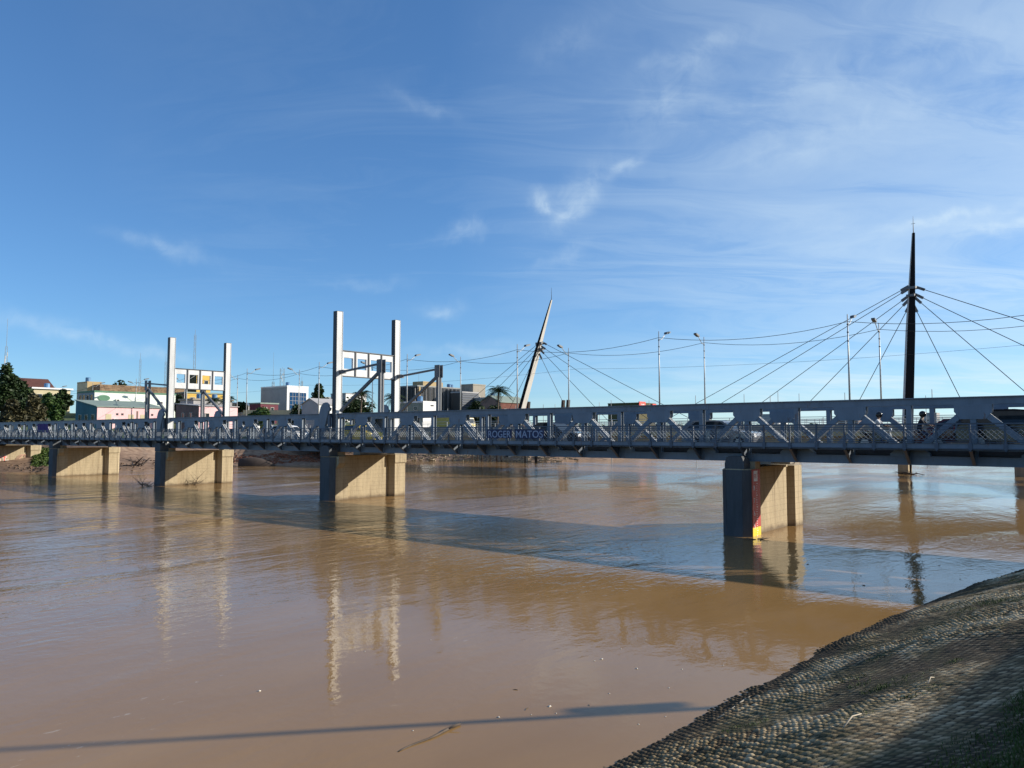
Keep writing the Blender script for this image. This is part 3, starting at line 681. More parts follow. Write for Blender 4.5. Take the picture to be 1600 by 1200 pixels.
MB().prism([(nb.x-.62,nb.y-.6),(nb.x+.62,nb.y-.6),(nb.x+.62,nb.y+.6),(nb.x-.62,nb.y+.6)], -3.5, 5.0, CONC).build('plinth', foot)
q = MB(); q.tube([ntp,ntp+Vector((0,0,1.0)),ntp+Vector((.02,0,2.2))], [.06,.04,.015], WIRE, 5); q.box(ntp.x-.25,ntp.x+.25,ntp.y-.015,ntp.y+.015,ntp.z+1.2,ntp.z+1.24,WIRE); q.build('finial', foot)
def cables(nodeaz, anchors, nodes_z, lean):
    for (ax, z, off) in anchors:
        n = nodeaz + lean*(z-nodes_z[0]) ; top = Vector((n.x, n.y, z)); top.y += .15*off
        for w in ((2.0, 5.2) if off == 2 else (3.4,)):
            q = MB(); end = Vector((ax, w, 6.0)); d = (end-top).normalized()
            q.tube([top+d*1.2, end], .044, WIRE, 5); q.build('cable', foot)
        q = MB(); q.beam(top+d*.45, top+d*1.55, .16, .34, LAMPG); q.build('cable_bracket', foot)
nc = loc_f((51.35,97.8,24)); slope = (ntp-nb)/(ntp.z-nb.z)
cables(nc, [(-42,24.2,1),(-36,23.9,1),(-27.4,23.0,1),(-17.8,22.6,1),(-8.9,22.0,1),(7.0,22.0,1),(16.2,22.8,1),(27.0,23.1,1),(38.0,24.0,2)], (24,), Vector((slope.x,slope.y,0)))
q = MB(); 
for z, s in ((23.7,.6),(22.7,.5)):
    c = nb + slope*(z-nb.z); q.box(c.x-s,c.x+s,c.y-.45,c.y+.45,z-.16,z+.16,LAMPG)
q.build('saddle', foot)
fbse = loc_f((-.8,145,0)); ftp = loc_f((7.5,145,30.4))
mast(fbse, ftp, (.36,.86), (.10,.2), -RZF + R(-30), MAST_SHADE, MASTW, .74).build('mast', foot)
q = MB(); q.tube([ftp,ftp+Vector((0,0,2.4))], [.06,.02], WIRE, 5); q.build('finial', foot)
slope2 = (ftp-fbse)/(ftp.z-fbse.z); fn = fbse + slope2*22.5
X0 = fbse.x
cables(fn, [(X0-34,22.5,1),(X0-26,21.8,1),(X0-19,21.2,1),(X0-12,20.6,1),(X0+9.5,20.6,1),(X0+19,21.2,1),(X0+29,21.8,1),(X0+38,22.5,1)], (22.5,), Vector((slope2.x,slope2.y,0)))
q = MB(); q.box(fn.x-.8,fn.x+.8,fn.y-.5,fn.y+.5,fn.z-.6,fn.z-.2,LAMPG); q.box(fn.x-.6,fn.x+.6,fn.y-.5,fn.y+.5,fn.z-1.7,fn.z-1.3,LAMPG); q.build('saddle', foot)
q = MB()
for dx in (-5.2,-3.9,5.6,6.9): q.beam((X0+dx,3.2,3),(X0+dx+.9,3.2,11.4),.5,.5,BRICKD)
q.build('back_strut', foot)
for x in (12.0, -100): MB().prism([(x-.7,2.6),(x+.7,2.6),(x+.7,4.6),(x-.7,4.6)], -3.5, 5.547, CONC_D).build('pier', foot)
q = MB()
for x in np.arange(-140,62,11.0): q.tube([(x,1.45,5.6),(x,1.45,10.6)], [.07,.04], GALV, 6)
q.build('light_mast', foot)

# ------------------------------------------------------------ vehicles
TAIL = mat('red tail lamp', (.35,.01,.01), .2, .1, 2); HEADL = mat('clear head lamp', (.75,.76,.78), .1, .05, 2); RIM = mat('alloy rim', (.45,.45,.46), .3, .1, 3, metal=.7)
def wheel(parent, x, y, r):
    t_ = MB(); t_.tube([(x,y-.1,r),(x,y+.1,r)], r, RUB, 18); o = t_.build('wheel', parent)
    t_ = MB(); t_.tube([(x,y-.112,r),(x,y+.112,r)], r*.62, RIM, 14); t_.build('rim', o); return o
def vehicle(name, label, cat, paint, loc, rz, kind='hatch'):
    c = thing(name, label, cat, loc, rz)
    if kind == 'hatch': L, Wd = 4.0, 1.7; lower = [(-2,.30),(2,.30),(2.02,.62),(1.95,.80),(.95,.92),(-1.75,.97),(-2.02,.88)]; upper = [(1.0,.90),(.30,1.40),(-.2,1.47),(-1.35,1.44),(-1.9,.95)]; ax = (1.25,-1.25); r = .30
    elif kind == 'suv': L, Wd = 4.6, 1.85; lower = [(-2.3,.42),(2.25,.42),(2.32,.8),(2.2,1.05),(1.1,1.14),(-2.25,1.16),(-2.34,.8)]; upper = [(1.15,1.12),(.55,1.72),(-.1,1.79),(-2.0,1.76),(-2.26,1.14)]; ax = (1.45,-1.4); r = .37
    elif kind == 'truck': L, Wd = 6.2, 2.1; lower = [(-3.1,.55),(3.1,.55),(3.1,1.2),(1.4,1.2),(1.4,.85),(-3.1,.85)]; upper = [(3.08,1.2),(2.85,2.15),(1.6,2.2),(1.45,1.2)]; ax = (2.2,-1.9); r = .42
    else: L, Wd = 4.4, 1.75; lower = [(-2.2,.32),(2.15,.32),(2.2,.62),(2.1,.8),(.95,.90),(-1.2,.95),(-2.15,.92),(-2.23,.6)]; upper = [(.98,.88),(.25,1.38),(-.25,1.45),(-.9,1.42),(-1.65,.94)]; ax = (1.35,-1.3); r = .31
    b = MB(); h = Wd/2; n = len(lower)
    ring = [(h,1.0)]; vs = []
    for y, s in ((-h,0),(-h+.08,.045),(h-.08,.045),(h,0)):
        cx = sum(p[0] for p in lower)/n; cz = .65
        k_ = 0.965 if s == 0 else 1.0
        vs += [(cx+(p[0]-cx)*k_, y, cz+(p[1]-cz)*k_) for p in lower]
    fs = [tuple(range(n))[::-1], tuple(3*n+i for i in range(n))]
    for j in range(3): fs += [(j*n+i, j*n+(i+1)%n, (j+1)*n+(i+1)%n, (j+1)*n+i) for i in range(n)]
    b.add(vs, fs, paint)
    nu = len(upper); zlo = min(p[1] for p in upper); zhi = max(p[1] for p in upper)
    def inset(p, s): 
        t = (p[1]-zlo)/(zhi-zlo); return s*(h-.06-.20*t)
    vs = [(p[0],inset(p,-1),p[1]) for p in upper] + [(p[0],inset(p,1),p[1]) for p in upper]
    fs = [tuple(range(nu))[::-1], tuple(nu+i for i in range(nu))] + [(i,(i+1)%nu,nu+(i+1)%nu,nu+i) for i in range(nu)]
    b.add(vs, fs, paint); b.build('body', c, smooth=False)
    # windows: sides, windscreen, rear
    for s in (-1, 1):
        g_ = MB(); cx = sum(p[0] for p in upper)/nu; cz = (zlo+zhi)/2+.02
        pts = [(cx+(p[0]-cx)*.86, cz+(p[1]-cz)*.72) for p in upper]
        for p_ in (pts,): 
            vv = [(p[0], inset(p,s)+s*.012, p[1]) for p in p_]; g_.add(vv, [tuple(range(nu)) if s > 0 else tuple(range(nu))[::-1]], GLASS)
        g_.build('window', c, fix=False)
        wheel(c, ax[0], s*(h-.09), r); wheel(c, ax[1], s*(h-.09), r)
        xf_ = max(p[0] for p in lower); xr_ = min(p[0] for p in lower); zz = .66 if kind in ('hatch','sedan') else .9
        MB().box(xf_-.06,xf_+.01,min(s*(h-.42),s*(h-.12)),max(s*(h-.42),s*(h-.12)),zz-.08,zz+.08,HEADL).build('headlight', c)
        MB().box(xr_-.01,xr_+.06,min(s*(h-.36),s*(h-.1)),max(s*(h-.36),s*(h-.1)),zz,zz+.18,TAIL).build('tail_light', c)
    for (pa, pb) in ((upper[0],upper[1]),(upper[-1],upper[-2])):
        e = .14; a_ = Vector((pa[0],0,pa[1])); b_ = Vector((pb[0],0,pb[1])); u0 = a_.lerp(b_,e); u1 = a_.lerp(b_,1-e); nn = (b_-a_).cross(Vector((0,1,0))).normalized()*.014
        if nn.x*(1 if pa is upper[0] else -1) < 0: nn = -nn
        g_ = MB(); wa = inset((0,u0.z),1)-.06; wb2 = inset((0,u1.z),1)-.06
        g_.add([u0+nn+Vector((0,-wa,0)),u0+nn+Vector((0,wa,0)),u1+nn+Vector((0,wb2,0)),u1+nn+Vector((0,-wb2,0))], [(0,1,2,3)], GLASS); g_.build('windscreen', c, fix=False)
    if kind == 'truck': MB().box(-3.1,1.3,-1.05,1.05,.87,2.3,paint).build('cargo_box', c)
    return c
def on_bridge(px, w): x = rail_x(px, w); return O_B + ub*(-x) + wb*w + Vector((0,0,4.265))
SILV = mat('silver grey car paint', (.22,.23,.25), .2, .1, 1, metal=.4); WCAR = mat('white car paint', (.78,.78,.77), .2, .05, 1); YCAR = mat('yellow car paint', (.75,.55,.04), .25, .1, 1)
DRED = mat('dark red car paint', (.10,.01,.012), .15, .1, 1)
vehicle('hatchback_car', 'silver grey hatchback driving on the steel bridge above the right pier', 'car', SILV, on_bridge(1128,2.6), RZ, 'hatch')
vehicle('suv_car', 'black sport utility car on the steel bridge at the right edge of view', 'car', BLKP, on_bridge(1592,2.7), RZ, 'suv')
vehicle('sedan_car', 'black saloon car on the steel bridge just right of the lettered sheets', 'car', BLKP, on_bridge(868,2.6), RZ, 'sedan')
vehicle('sedan_car', 'dark red saloon car on the steel bridge close behind the black sport utility car', 'car', DRED, on_bridge(1512,4.4), RZ, 'sedan')
vehicle('hatchback_car', 'white hatchback on the steel bridge between the two lifting towers', 'car', WCAR, on_bridge(452,2.6), RZ, 'hatch')
vehicle('hatchback_car', 'yellow hatchback on the steel bridge between the columns of the nearer tower', 'car', YCAR, on_bridge(566,3.6), RZ, 'hatch')
def on_road(px, w, z=5.205):
    r_ = (px-800)/F; b = O_C + wc*w; s = (b.x-r_*b.y)/(-uc.x+uc.y*r_); return b + uc*s + Vector((0,0,z))
vehicle('box_truck', 'yellow box truck on the road bridge seen through the truss', 'truck', mat('dull yellow truck paint', (.38,.30,.05), .4, .15, 1), on_road(712,3.4), RZC, 'truck')
vehicle('box_truck', 'white box truck on the road bridge seen through the left truss', 'truck', WCAR, on_road(385,3.4), RZC, 'truck')

CLOTHS = [mat('dark shirt', (.02,.022,.03), .9, .1, 4), mat('white shirt', (.6,.6,.6), .9, .1, 4)]
SKIN = mat('brown skin', (.24,.13,.08), .6, .1, 6); JEANS = mat('blue trousers', (.03,.045,.09), .9, .15, 6); HELM = mat('black helmet', (.012,.012,.014), .15, .1, 3)
def skin_body(name, joints, edges, parent, mats_z):
    me = bpy.data.meshes.new(name); me.from_pydata([j[:3] for j in joints], edges, []); o = link(name, me, parent)
    md = o.modifiers.new('skin','SKIN'); md.use_smooth_shade = True
    for i, j in enumerate(joints): me.skin_vertices[0].data[i].radius = (j[3], j[3])
    me.skin_vertices[0].data[0].use_root = True
    sd = o.modifiers.new('sub','SUBSURF'); sd.levels = 1; sd.render_levels = 2
    for m_ in mats_z: me.materials.append(m_)
    dg = bpy.context.evaluated_depsgraph_get(); nm = bpy.data.meshes.new_from_object(o.evaluated_get(dg)); o.modifiers.clear(); o.data = nm
    return o
def rider(label, loc, rz, shirt):
    p = thing('person', label, 'person', loc, rz)
    J = [(-.15,0,.86,.15),(-.10,0,1.08,.155),(-.03,0,1.32,.16),(0,0,1.45,.065),(.03,0,1.58,.10),
         (-.02,.2,1.36,.06),(.16,.26,1.16,.045),(.40,.28,1.10,.035),(-.02,-.2,1.36,.06),(.16,-.26,1.16,.045),(.40,-.28,1.10,.035),
         (-.12,.12,.82,.09),(.28,.2,.72,.065),(.12,.2,.36,.05),(.26,.2,.30,.045),(-.12,-.12,.82,.09),(.28,-.2,.72,.065),(.12,-.2,.36,.05),(.26,-.2,.30,.045)]
    E_ = [(0,1),(1,2),(2,3),(3,4),(2,5),(5,6),(6,7),(2,8),(8,9),(9,10),(0,11),(11,12),(12,13),(13,14),(0,15),(15,16),(16,17),(17,18)]
    o = skin_body('body', J, E_, p, [shirt, JEANS, SKIN])
    for f in o.data.polygons:
        c = f.center; f.material_index = 1 if c.z < .9 else (2 if (c.z > 1.42 or c.x > .26) else 0)
    h = MB(); h.sphere((.03,0,1.63),(.155,.135,.15),HELM,12,8); h.build('helmet', p, True)
    hand = MB()
    for s in (-1,1):
        for i in range(4): hand.tube([(.40,s*(.25+i*.022),1.10),(.455,s*(.25+i*.022),1.10),(.465,s*(.25+i*.022),1.07)], .010, SKIN, 5)
        hand.tube([(.40,s*.25,1.09),(.43,s*.235,1.06),(.45,s*.24,1.05)], .011, SKIN, 5)
    hand.build('hands', p, True)
    return p
def motorbike(label, loc, rz, paint):
    c = thing('motorcycle', label, 'motorcycle', loc, rz)
    for x in (.62,-.62):
        t_ = MB(); t_.tube([(x,-.05,.3),(x,.05,.3)], .3, RUB, 20); o = t_.build('wheel', c); MB().tube([(x,-.056,.3),(x,.056,.3)], .2, RIM, 12).build('rim', o)
    b = MB(); b.prism([(.30,.62),(.42,.86),(.05,.92),(-.1,.78),(-.55,.80),(-.82,.86),(-.80,.74),(-.3,.5),(-.2,.3),(.25,.3)], -.11,.11,paint,'y'); b.build('body', c)
    b = MB(); b.prism([(0,.84),(-.2,.80),(-.72,.88),(-.72,.93),(-.3,.86),(0,.9)], -.13,.13,RUB,'y'); b.build('seat', c)
    b = MB()
    for s in (-.07,.07): b.beam((.62,s,.3),(.42,s,.95),.04,.04,GALV)
    b.tube([(.40,-.32,1.08),(.44,-.1,1.02),(.44,.1,1.02),(.40,.32,1.08)], .018, WIRE, 6); b.build('handlebar', c)
    b = MB(); b.sphere((.52,0,.92),(.06,.09,.09),HEADL,10,6); b.build('headlight', c, True)
    return c
for px, w, lab, plab, sh, pt in ((1372,2.5,'dark motorcycle on the steel bridge, farther left of the two near the dark mast','rider in a pale shirt on the left motorcycle near the dark mast',CLOTHS[1],BLKP),
                         (1440,2.4,'dark red motorcycle on the steel bridge just right of the dark mast','rider in a dark shirt and black helmet just right of the dark mast',CLOTHS[0],DRED)):
    p = on_bridge(px, w); motorbike(lab, p, RZ, pt); rider(plab, p, RZ, sh)
PURP = mat('purple cloth', (.06,.03,.16), .85, .2, 3)
xa, xb = rail_x(60,W1-.3), rail_x(77,W1-.3)
bn_ = MB()
for i in range(6): 
    a_ = xa+(xb-xa)*i/6; b_ = xa+(xb-xa)*(i+1)/6; z_ = ZT0-.02-.05*math.sin(i*1.9)
    bn_.box(a_,b_-.002,-.02-.015*(i%2),.0-.015*(i%2),z_-1.05+.1*math.sin(i),z_,PURP)
o = tag(bn_.build('cloth_banner'), 'purple cloth hung on the far left truss', 'banner'); o.location = O_B+wb*(W1-.32); o.rotation_euler = (0,0,RZ)

# ------------------------------------------------------------ trees
def crown_mesh(blobs, n, leaf, m, flat=.5):
    vs = np.zeros((n*4,3)); tot = sum(b[3]*b[4]*b[5] for b in blobs); i = 0; 
    for b in blobs:
        c = int(n*b[3]*b[4]*b[5]/tot)
        for _ in range(c):
            if i >= n: break
            d = rng.normal(size=3); d /= np.linalg.norm(d); rr = (.45+.6*rng.random()**.6); 
            p = np.array(b[:3]) + d*np.array(b[3:6])*rr
            a = rng.normal(size=3); a[2] *= flat; a /= np.linalg.norm(a); e = np.cross(a, rng.normal(size=3)); e /= np.linalg.norm(e); s = leaf*(.6+.8*rng.random())
            vs[i*4:i*4+4] = [p-a*s, p+e*s*.55, p+a*s, p-e*s*.55]; i += 1
    f = np.arange(i*4).reshape(-1,4); return vs[:i*4], f
def tree(label, px, d, ytop, width, m, n=2600, leaf=.34, name='leafy_tree', ybase=None, low=.18, group='trees on the far bank'):
    x = (px-800)/F*d; y = d; z0 = gz(x,y)-.2 if ybase is None else ybase; zt = EYE+(678-ytop)*d/F; H = zt-z0; rw_ = width*d/F/2
    t = thing(name, label, 'tree', (x,y,z0), 0, group)
    q = MB(); lean = random.uniform(-.06,.06)*H; r0 = .03*H
    q.tube([(0,0,-.3),(lean*.3,0,H*.3),(lean,0,H*.75)], [r0,r0*.75,r0*.3], BARK, 8)
    blobs = []; nb_ = 9
    for k in range(nb_):
        th = k*2.4+random.random(); rr = rw_*random.uniform(.25,.62); zz = H*random.uniform(low+.22,.80); br = rw_*random.uniform(.34,.52)
        bx, by = lean+rr*math.cos(th), rr*math.sin(th); blobs.append((bx,by,zz,br,br,br*random.uniform(.55,.85)))
        q.tube([(lean*.4,0,H*.32),(bx*.5,by*.5,zz-br*.5),(bx,by,zz)], [r0*.5,r0*.3,r0*.1], BARK, 6)
    hz = H*.16; blobs.append((lean,0,H-hz*1.0,rw_*.42,rw_*.42,hz)); blobs.append((lean,0,H*.55,rw_*.6,rw_*.6,H*.25))
    q.build('trunk', t, True)
    v, f = crown_mesh(blobs, n, leaf, m); o = np_mesh('crown', v, f, m, False); o.parent = t
    return t
def palm(label, px, d, ytop, R_=3.3, lean=0.4):
    x = (px-800)/F*d; y = d; z0 = gz(x,y)-.2; H = EYE+(678-ytop)*d/F - z0 - R_*.45
    t = thing('palm_tree', label, 'palm tree', (x,y,z0), 0, 'palms on the far bank')
    MB().tube([(0,0,-.3),(lean*.4,0,H*.5),(lean,0,H)], [.28,.2,.16], BARK, 8).build('trunk', t, True)
    vs = []; fs = []
    for k in range(34):
        th = k*2.399+random.random()*.3; el = random.uniform(-.1,1.25); L = R_*random.uniform(.85,1.15); prev = None
        for i in range(8):
            s = i/7; r_ = L*s*math.cos(el*(1-.3*s)); z_ = H+L*s*math.sin(el)-L*.75*s*s
            c = Vector((lean+r_*math.cos(th), r_*math.sin(th), z_)); sd = Vector((-math.sin(th), math.cos(th), 0)); ll = .62*math.sin(math.pi*(.12+.86*s))
            if i:
                for g_ in (-1,1):
                    for u_ in (0,.5):
                        b = len(vs); pp = prev.lerp(c,u_); vs += [pp, prev.lerp(c,u_+.34), pp+sd*g_*ll+(c-prev)*.8-Vector((0,0,ll*.5))]; fs.append((b,b+1,b+2))
            prev = c
    me = bpy.data.meshes.new('crown'); me.from_pydata([tuple(v) for v in vs], [], fs); me.materials.append(LEAF_D); link('crown', me, t)
for a in (('tall dark tree at the far left edge of view',2,132,567,44,LEAF_D,4000),('rounded dark tree right of the tall tree at the left edge',30,140,592,40,LEAF_D,3200),
          ('dry brownish bushy tree low behind the left railing',20,120,624,46,LEAF_B,3200),('second brownish bushy tree, right of the other and wider',50,122,616,40,LEAF_B,3200),
          ('green tree below the white cornice house',74,150,614,36,LEAF_M,2600),('dark green tree nearest the left of the teal house wall',98,165,608,30,LEAF_D,2400),
          ('small bright green tree between the left street lamps',88,140,632,24,LEAF_M,1800),
          ('tree on the hilltop left of the tan gable',131,200,604,18,LEAF_D,1200),('low shrubby tree growing on top of the ruined brick walls',185,197,594,44,LEAF_D,1600),
          ('dark tree left of the yellow house behind the tower portal',281,178,616,22,LEAF_D,1400),
          ('light green low tree right of the second pink house',410,150,636,44,LEAF_M,2200),('dark tall tree right of the white office with blue glass',494,185,599,34,LEAF_D,2800),
          ('shrubby tree in front of the blue glass office',465,180,632,36,LEAF_D,1500),('broad dark tree behind the tower between palms',560,190,621,70,LEAF_D,3600),
          ('dark tree left of the feathery palm by the office block',745,165,626,34,LEAF_D,2600),('dark tree under the feathery palm',775,160,632,50,LEAF_D,3000),
          ('dark tree behind the maroon house',375,215,628,30,LEAF_D,1400)):
    tree(*a)
palm('palm tree with drooping fronds left of the near tower stay post',562,158,606); palm('palm tree right of the near tower stay post',612,165,611)
palm('lone palm tree rising left of the leaning white mast',776,150,598,3.8); palm('dark palm in front of the yellow house',330,160,618,2.4); palm('second palm in front of the yellow house, closer to the right tower column',352,165,616,2.4)
# far treeline beyond the right part of the river
tv = []; 
blobs = []
for px in range(880, 2300, 9):
    d = 420+random.uniform(-50,60); x = (px-800)/F*d; blobs.append((x,d+max(0,(x-60))*.75,7.5+random.uniform(-1.0,1.6),4.2,4,2.8+random.random()))
v, f = crown_mesh(blobs, 15000, .8, LEAF_M); tag(np_mesh('far_treeline', v, f, LEAF_M, False), 'low green treeline on the far river bank at right', 'trees', kind='stuff')

# ------------------------------------------------------------ buildings on the far bank
WINF = mat('window frame paint', (.5,.48,.42), .6, .1, 3)
def bld(name, label, px, d, W, D, z1, wall, roof, z0=None, left=None, rooft='flat', rise=0, wins=(), over=.25, rz=None):
    x = (px-800)/F*d; zz = (gz(x,d)-1.5) if z0 is None else z0
    b = thing(name, label, 'building', (x,d,0), math.atan2(.777,.629) if rz is None else rz)
    q = MB(); left = left or wall
    zl = z1; zr = z1+rise if rooft == 'mono' else z1
    q.add([(0,0,zz),(W,0,zz),(W,0,zl),(0,0,zl)], [(0,1,2,3)], wall); q.add([(0,0,zz),(0,0,zl),(0,D,zr),(0,D,zz)], [(0,1,2,3)], left)
    q.add([(W,0,zz),(W,D,zz),(W,D,zr),(W,0,zl)], [(0,1,2,3)], wall); q.add([(0,D,zz),(0,D,zr),(W,D,zr),(W,D,zz)], [(0,1,2,3)], wall)
    if rooft == 'gable': q.add([(0,0,z1),(0,D,z1),(0,D/2,z1+rise)], [(0,2,1)], left); q.add([(W,0,z1),(W,D,z1),(W,D/2,z1+rise)], [(0,1,2)], wall)
    q.build('wall', b, fix=False)
    q = MB()
    if rooft == 'flat': q.box(-over,W+over,-over,D+over,z1+.002,z1+.35,roof)
    elif rooft == 'mono': q.add([(-over,-over,zl+.01),(W+over,-over,zl+.01),(W+over,D+over,zr+.01),(-over,D+over,zr+.01),(-over,-over,zl+.16),(W+over,-over,zl+.16),(W+over,D+over,zr+.16),(-over,D+over,zr+.16)],[(3,2,1,0),(4,5,6,7),(0,1,5,4),(1,2,6,5),(2,3,7,6),(3,0,4,7)],roof)
    else:
        for s in (0,1):
            y0, y1 = (-over, D/2) if s == 0 else (D+over, D/2)
            q.add([(-over,y0,z1-.05),(W+over,y0,z1-.05),(W+over,y1,z1+rise+.05),(-over,y1,z1+rise+.05),(-over,y0,z1+.1),(W+over,y0,z1+.1),(W+over,y1,z1+rise+.2),(-over,y1,z1+rise+.2)],[(3,2,1,0),(4,5,6,7),(0,1,5,4),(1,2,6,5),(2,3,7,6),(3,0,4,7)],roof)
    q.build('roof', b)
    for w in wins:
        face, a, z, ww, wh = w[:5]; nm = w[5] if len(w) > 5 else 'window'; gm_ = w[6] if len(w) > 6 else GLASS
        f1 = MB(); f2 = MB(); e = .09
        def bx(M, a0, a1, z0_, z1_, t, mm):
            if face == 'lit': M.box(a0,a1,-t,-.002,z0_,z1_,mm)
            else: M.box(-t,-.002,a0,a1,z0_,z1_,mm)
        bx(f1,a-e,a,z-e,z+wh+e,.10,WINF); bx(f1,a+ww,a+ww+e,z-e,z+wh+e,.10,WINF); bx(f1,a+.001,a+ww-.001,z+wh,z+wh+e,.10,WINF); bx(f1,a+.001,a+ww-.001,z-e,z,.14,WINF)
        bx(f2,a+.001,a+ww-.001,z+.001,z+wh-.001,.03,gm_)
        if nm == 'window':
            o = f2.build('window', b); f1.build('frame', o)
        else: f2.build(nm, b)
    return b
PINK = mat('pink wall paint', (.80,.50,.50), .9, .12, .6, streak=True); TEAL = mat('teal wall paint', (.10,.22,.25), .9, .2, .5, streak=True); MINT = mat('pale mint white wall', (.70,.76,.68), .9, .08, .4, streak=True)
TINR = mat('grey green roof sheet', (.22,.27,.23), .7, .2, .8); BROWNW = mat('brown wall', (.20,.13,.11), .9, .25, .6); CREAM = mat('cream wall', (.52,.45,.29), .9, .12, .5)
RUIN = mat('exposed ruined brick', (.25,.165,.10), .95, .6, .7, base2=(.055,.035,.022)); MAROON = mat('maroon wall', (.13,.025,.04), .8, .15, .8); GREYW = mat('grey wall', (.36,.35,.35), .85, .15, .4)
WHTW = mat('white wall', (.74,.74,.73), .85, .06, .4, streak=True); DARKO = mat('dark office cladding', (.018,.020,.022), .45, .3, .6); BLUEG = mat('blue curtain glass', (.02,.07,.16), .07, .15, .6); TANB = mat('tan block', (.42,.31,.16), .9, .2, .6)
YELW = mat('ochre yellow wall', (.62,.40,.09), .9, .12, .5); REDS = mat('red sign panel', (.72,.05,.03), .5, .12, 1); OLIVE = mat('dark olive wall', (.10,.085,.035), .9, .25, .6); ROOFR = mat('brown red roof tiles', (.10,.035,.025), .85, .3, 1)
GRNST = mat('green painted trim', (.08,.2,.12), .7, .1, 1)
bld('pink_house','long pink house with teal left end wall behind the left truss',152,150,13.2,10,10.25,PINK,TINR,4,TEAL,'mono',1.55,
    [('lit',a,7.6,1.1,1.3,'shutter',CREAM) for a in (1.6,6.0,8.4)]+[('lit',a,8.7,.45,.4,'vent',DARKO) for a in (3.6,4.6,9.6,10.6)]+[('lit',7.6,6,.35,3.6,'pipe',BROWNW)]+[('left',a,7.6,1.2,1.2) for a in (1.2,4.2,7.2)])
bld('white_hall','pale mint white hall wall behind the pink house',147,170,18.5,9,14.25,MINT,GRNST,4,GREYW,'flat',0,[('left',a,12.4,1.1,1.3) for a in (.8,2.8,4.8,6.6)]+[('lit',11,12,.5,.5,'vent',DARKO)],.1)
# oval sign plate on its wall
ov = MB(); ov.prism([(2.0+1.3*math.cos(t),13.0+.65*math.sin(t)) for t in np.linspace(0,2*math.pi,24,endpoint=False)], -.12, -.003, GRNST, 'y'); o = tag(ov.build('oval_plate'), 'dark green oval plate on the pale mint wall', 'sign'); o.location = ((147-800)/F*170,170,0); o.rotation_euler = (0,0,math.atan2(.777,.629))
bld('ruined_building','roofless ruined brick building with dark openings above the pale mint wall',155,190,22,10,16.9,RUIN,RUIN,6,RUIN,'flat',0,[('lit',a,13.9,w_,1.8,'opening',DARKO) for a,w_ in ((2.2,1.1),(5.8,2.2),(10,1.6),(13.6,2.4),(17.5,1.6))],.05)
bld('tan_gable','flat tan gable block left of the ruined brick walls',135,191,3.4,6,17.7,TANB,TANB,6,CREAM,'flat',0,(),.02)
bld('yellow_house','ochre yellow house with brown windows behind the left tower',292,200,10,8,15.6,YELW,TINR,4,BROWNW,'flat',0,[('lit',a,13.2,1.2,1.3) for a in (.9,3.2,5.6,7.8)],.2)
bld('yellow_tower_house','taller ochre block seen through the left portal openings',306,214,4.2,6,21.4,YELW,TINR,4,OLIVE,'flat',0,[('lit',.8,18.6,1,1.3,'shutter',mat('rust red shutter',(.3,.09,.04),.7)),('lit',2.4,18.6,1,1.3)],.1)
bld('grey_roof_house','low grey house with flat roof between palms and the yellow house',302,172,9.5,6,12.6,GREYW,CONC_D,4,GREYW,'flat',0,[('lit',a,10.4,1,1.1) for a in (1.5,4.2,6.8)],.3)
bld('pink_house','small pink house with a dark red door behind the left tower',311,150,8.3,9,10.4,PINK,GREYW,4,BROWNW,'mono',.6,[('lit',3.4,7.3,.9,2.1,'door',mat('dark red door',(.2,.012,.015),.6)),('lit',1.4,8.2,.7,.8),('left',2.6,8.2,.9,.9),('left',5.6,8.2,.9,.9)])
bld('cornice_house','white house with stepped cornice and brown roof above the left trees',50,175,8,7,15.3,CREAM,WHTW,4,WHTW,'flat',0,[('lit',a,12.6,.9,1.5) for a in (1,3.2,5.4)],.45)
bld('tiled_roof_house','brown tiled roof house half hidden by the left trees',26,185,8,9,16.2,WHTW,ROOFR,4,WHTW,'gable',2.4)
b_ = bld('glass_office','white framed office with blue glass front and plain grey left wall',448,210,7.0,12.5,17.9,WHTW,WHTW,4,GREYW,'flat',0,[],.05)
gl = MB(); gl.box(.9,6.2,-.12,-.003,9.5,16.4,BLUEG); o = gl.build('window', b_); mu = MB()
for i in range(1,6): mu.box(.9+i*.883-.04,.9+i*.883+.04,-.17,-.121,9.5,16.4,GREYW)
for i in range(1,6): mu.box(.9,6.2,-.165,-.1215,9.5+i*1.15-.04,9.5+i*1.15+.04,GREYW)
mu.build('mullion', o)
bld('maroon_house','low maroon house left of the glass office',407,195,5.2,5,12.6,MAROON,TINR,4,MAROON,'flat',0,[('lit',1,10.8,.8,.9),('lit',3,10.8,.8,.9)],.15)
bld('blue_roof_shed','long shed with blue grey roof behind the maroon house',388,225,10,10,13.2,GREYW,mat('blue grey roof',(.16,.22,.28),.6,.15,.6),4,GREYW,'mono',1.2)
VX = (380-800)/F*180
vd = thing('raised_walkway','long cream concrete walkway on square posts left of the tower','walkway',(VX,180,0),0)
MB().box(0,19,0,3,9.5,10.55,CREAM).build('deck', vd); 
q = MB()
for a in np.arange(.5,19,3.6): q.box(a,a+.5,.5,1,4,9.497,CREAM)
q.build('post', vd)
bld('white_shed','curved looking white shed just left of the tower column',497,172,6,6,11.6,WHTW,GREYW,4,GREYW,'gable',1.3,[('lit',1.5,9,1,1.2)])
bld('pale_tall_block','pale apartment block partly hidden by the tower column',540,260,9,8,18.5,WHTW,GREYW,4,GREYW,'flat',0,[('lit',a,z,1,1.2) for a in (1,3.4,5.8) for z in (12,15)],.1)
bld('slab_block','distant grey blue block left of the tower column',508,330,6,8,20.5,GREYW,GREYW,4,mat('blue grey block',(.2,.27,.33),.8),'flat',0,[('left',a,z,1,1.4) for a in (1,3.4,5.6) for z in (14,17)],.1)
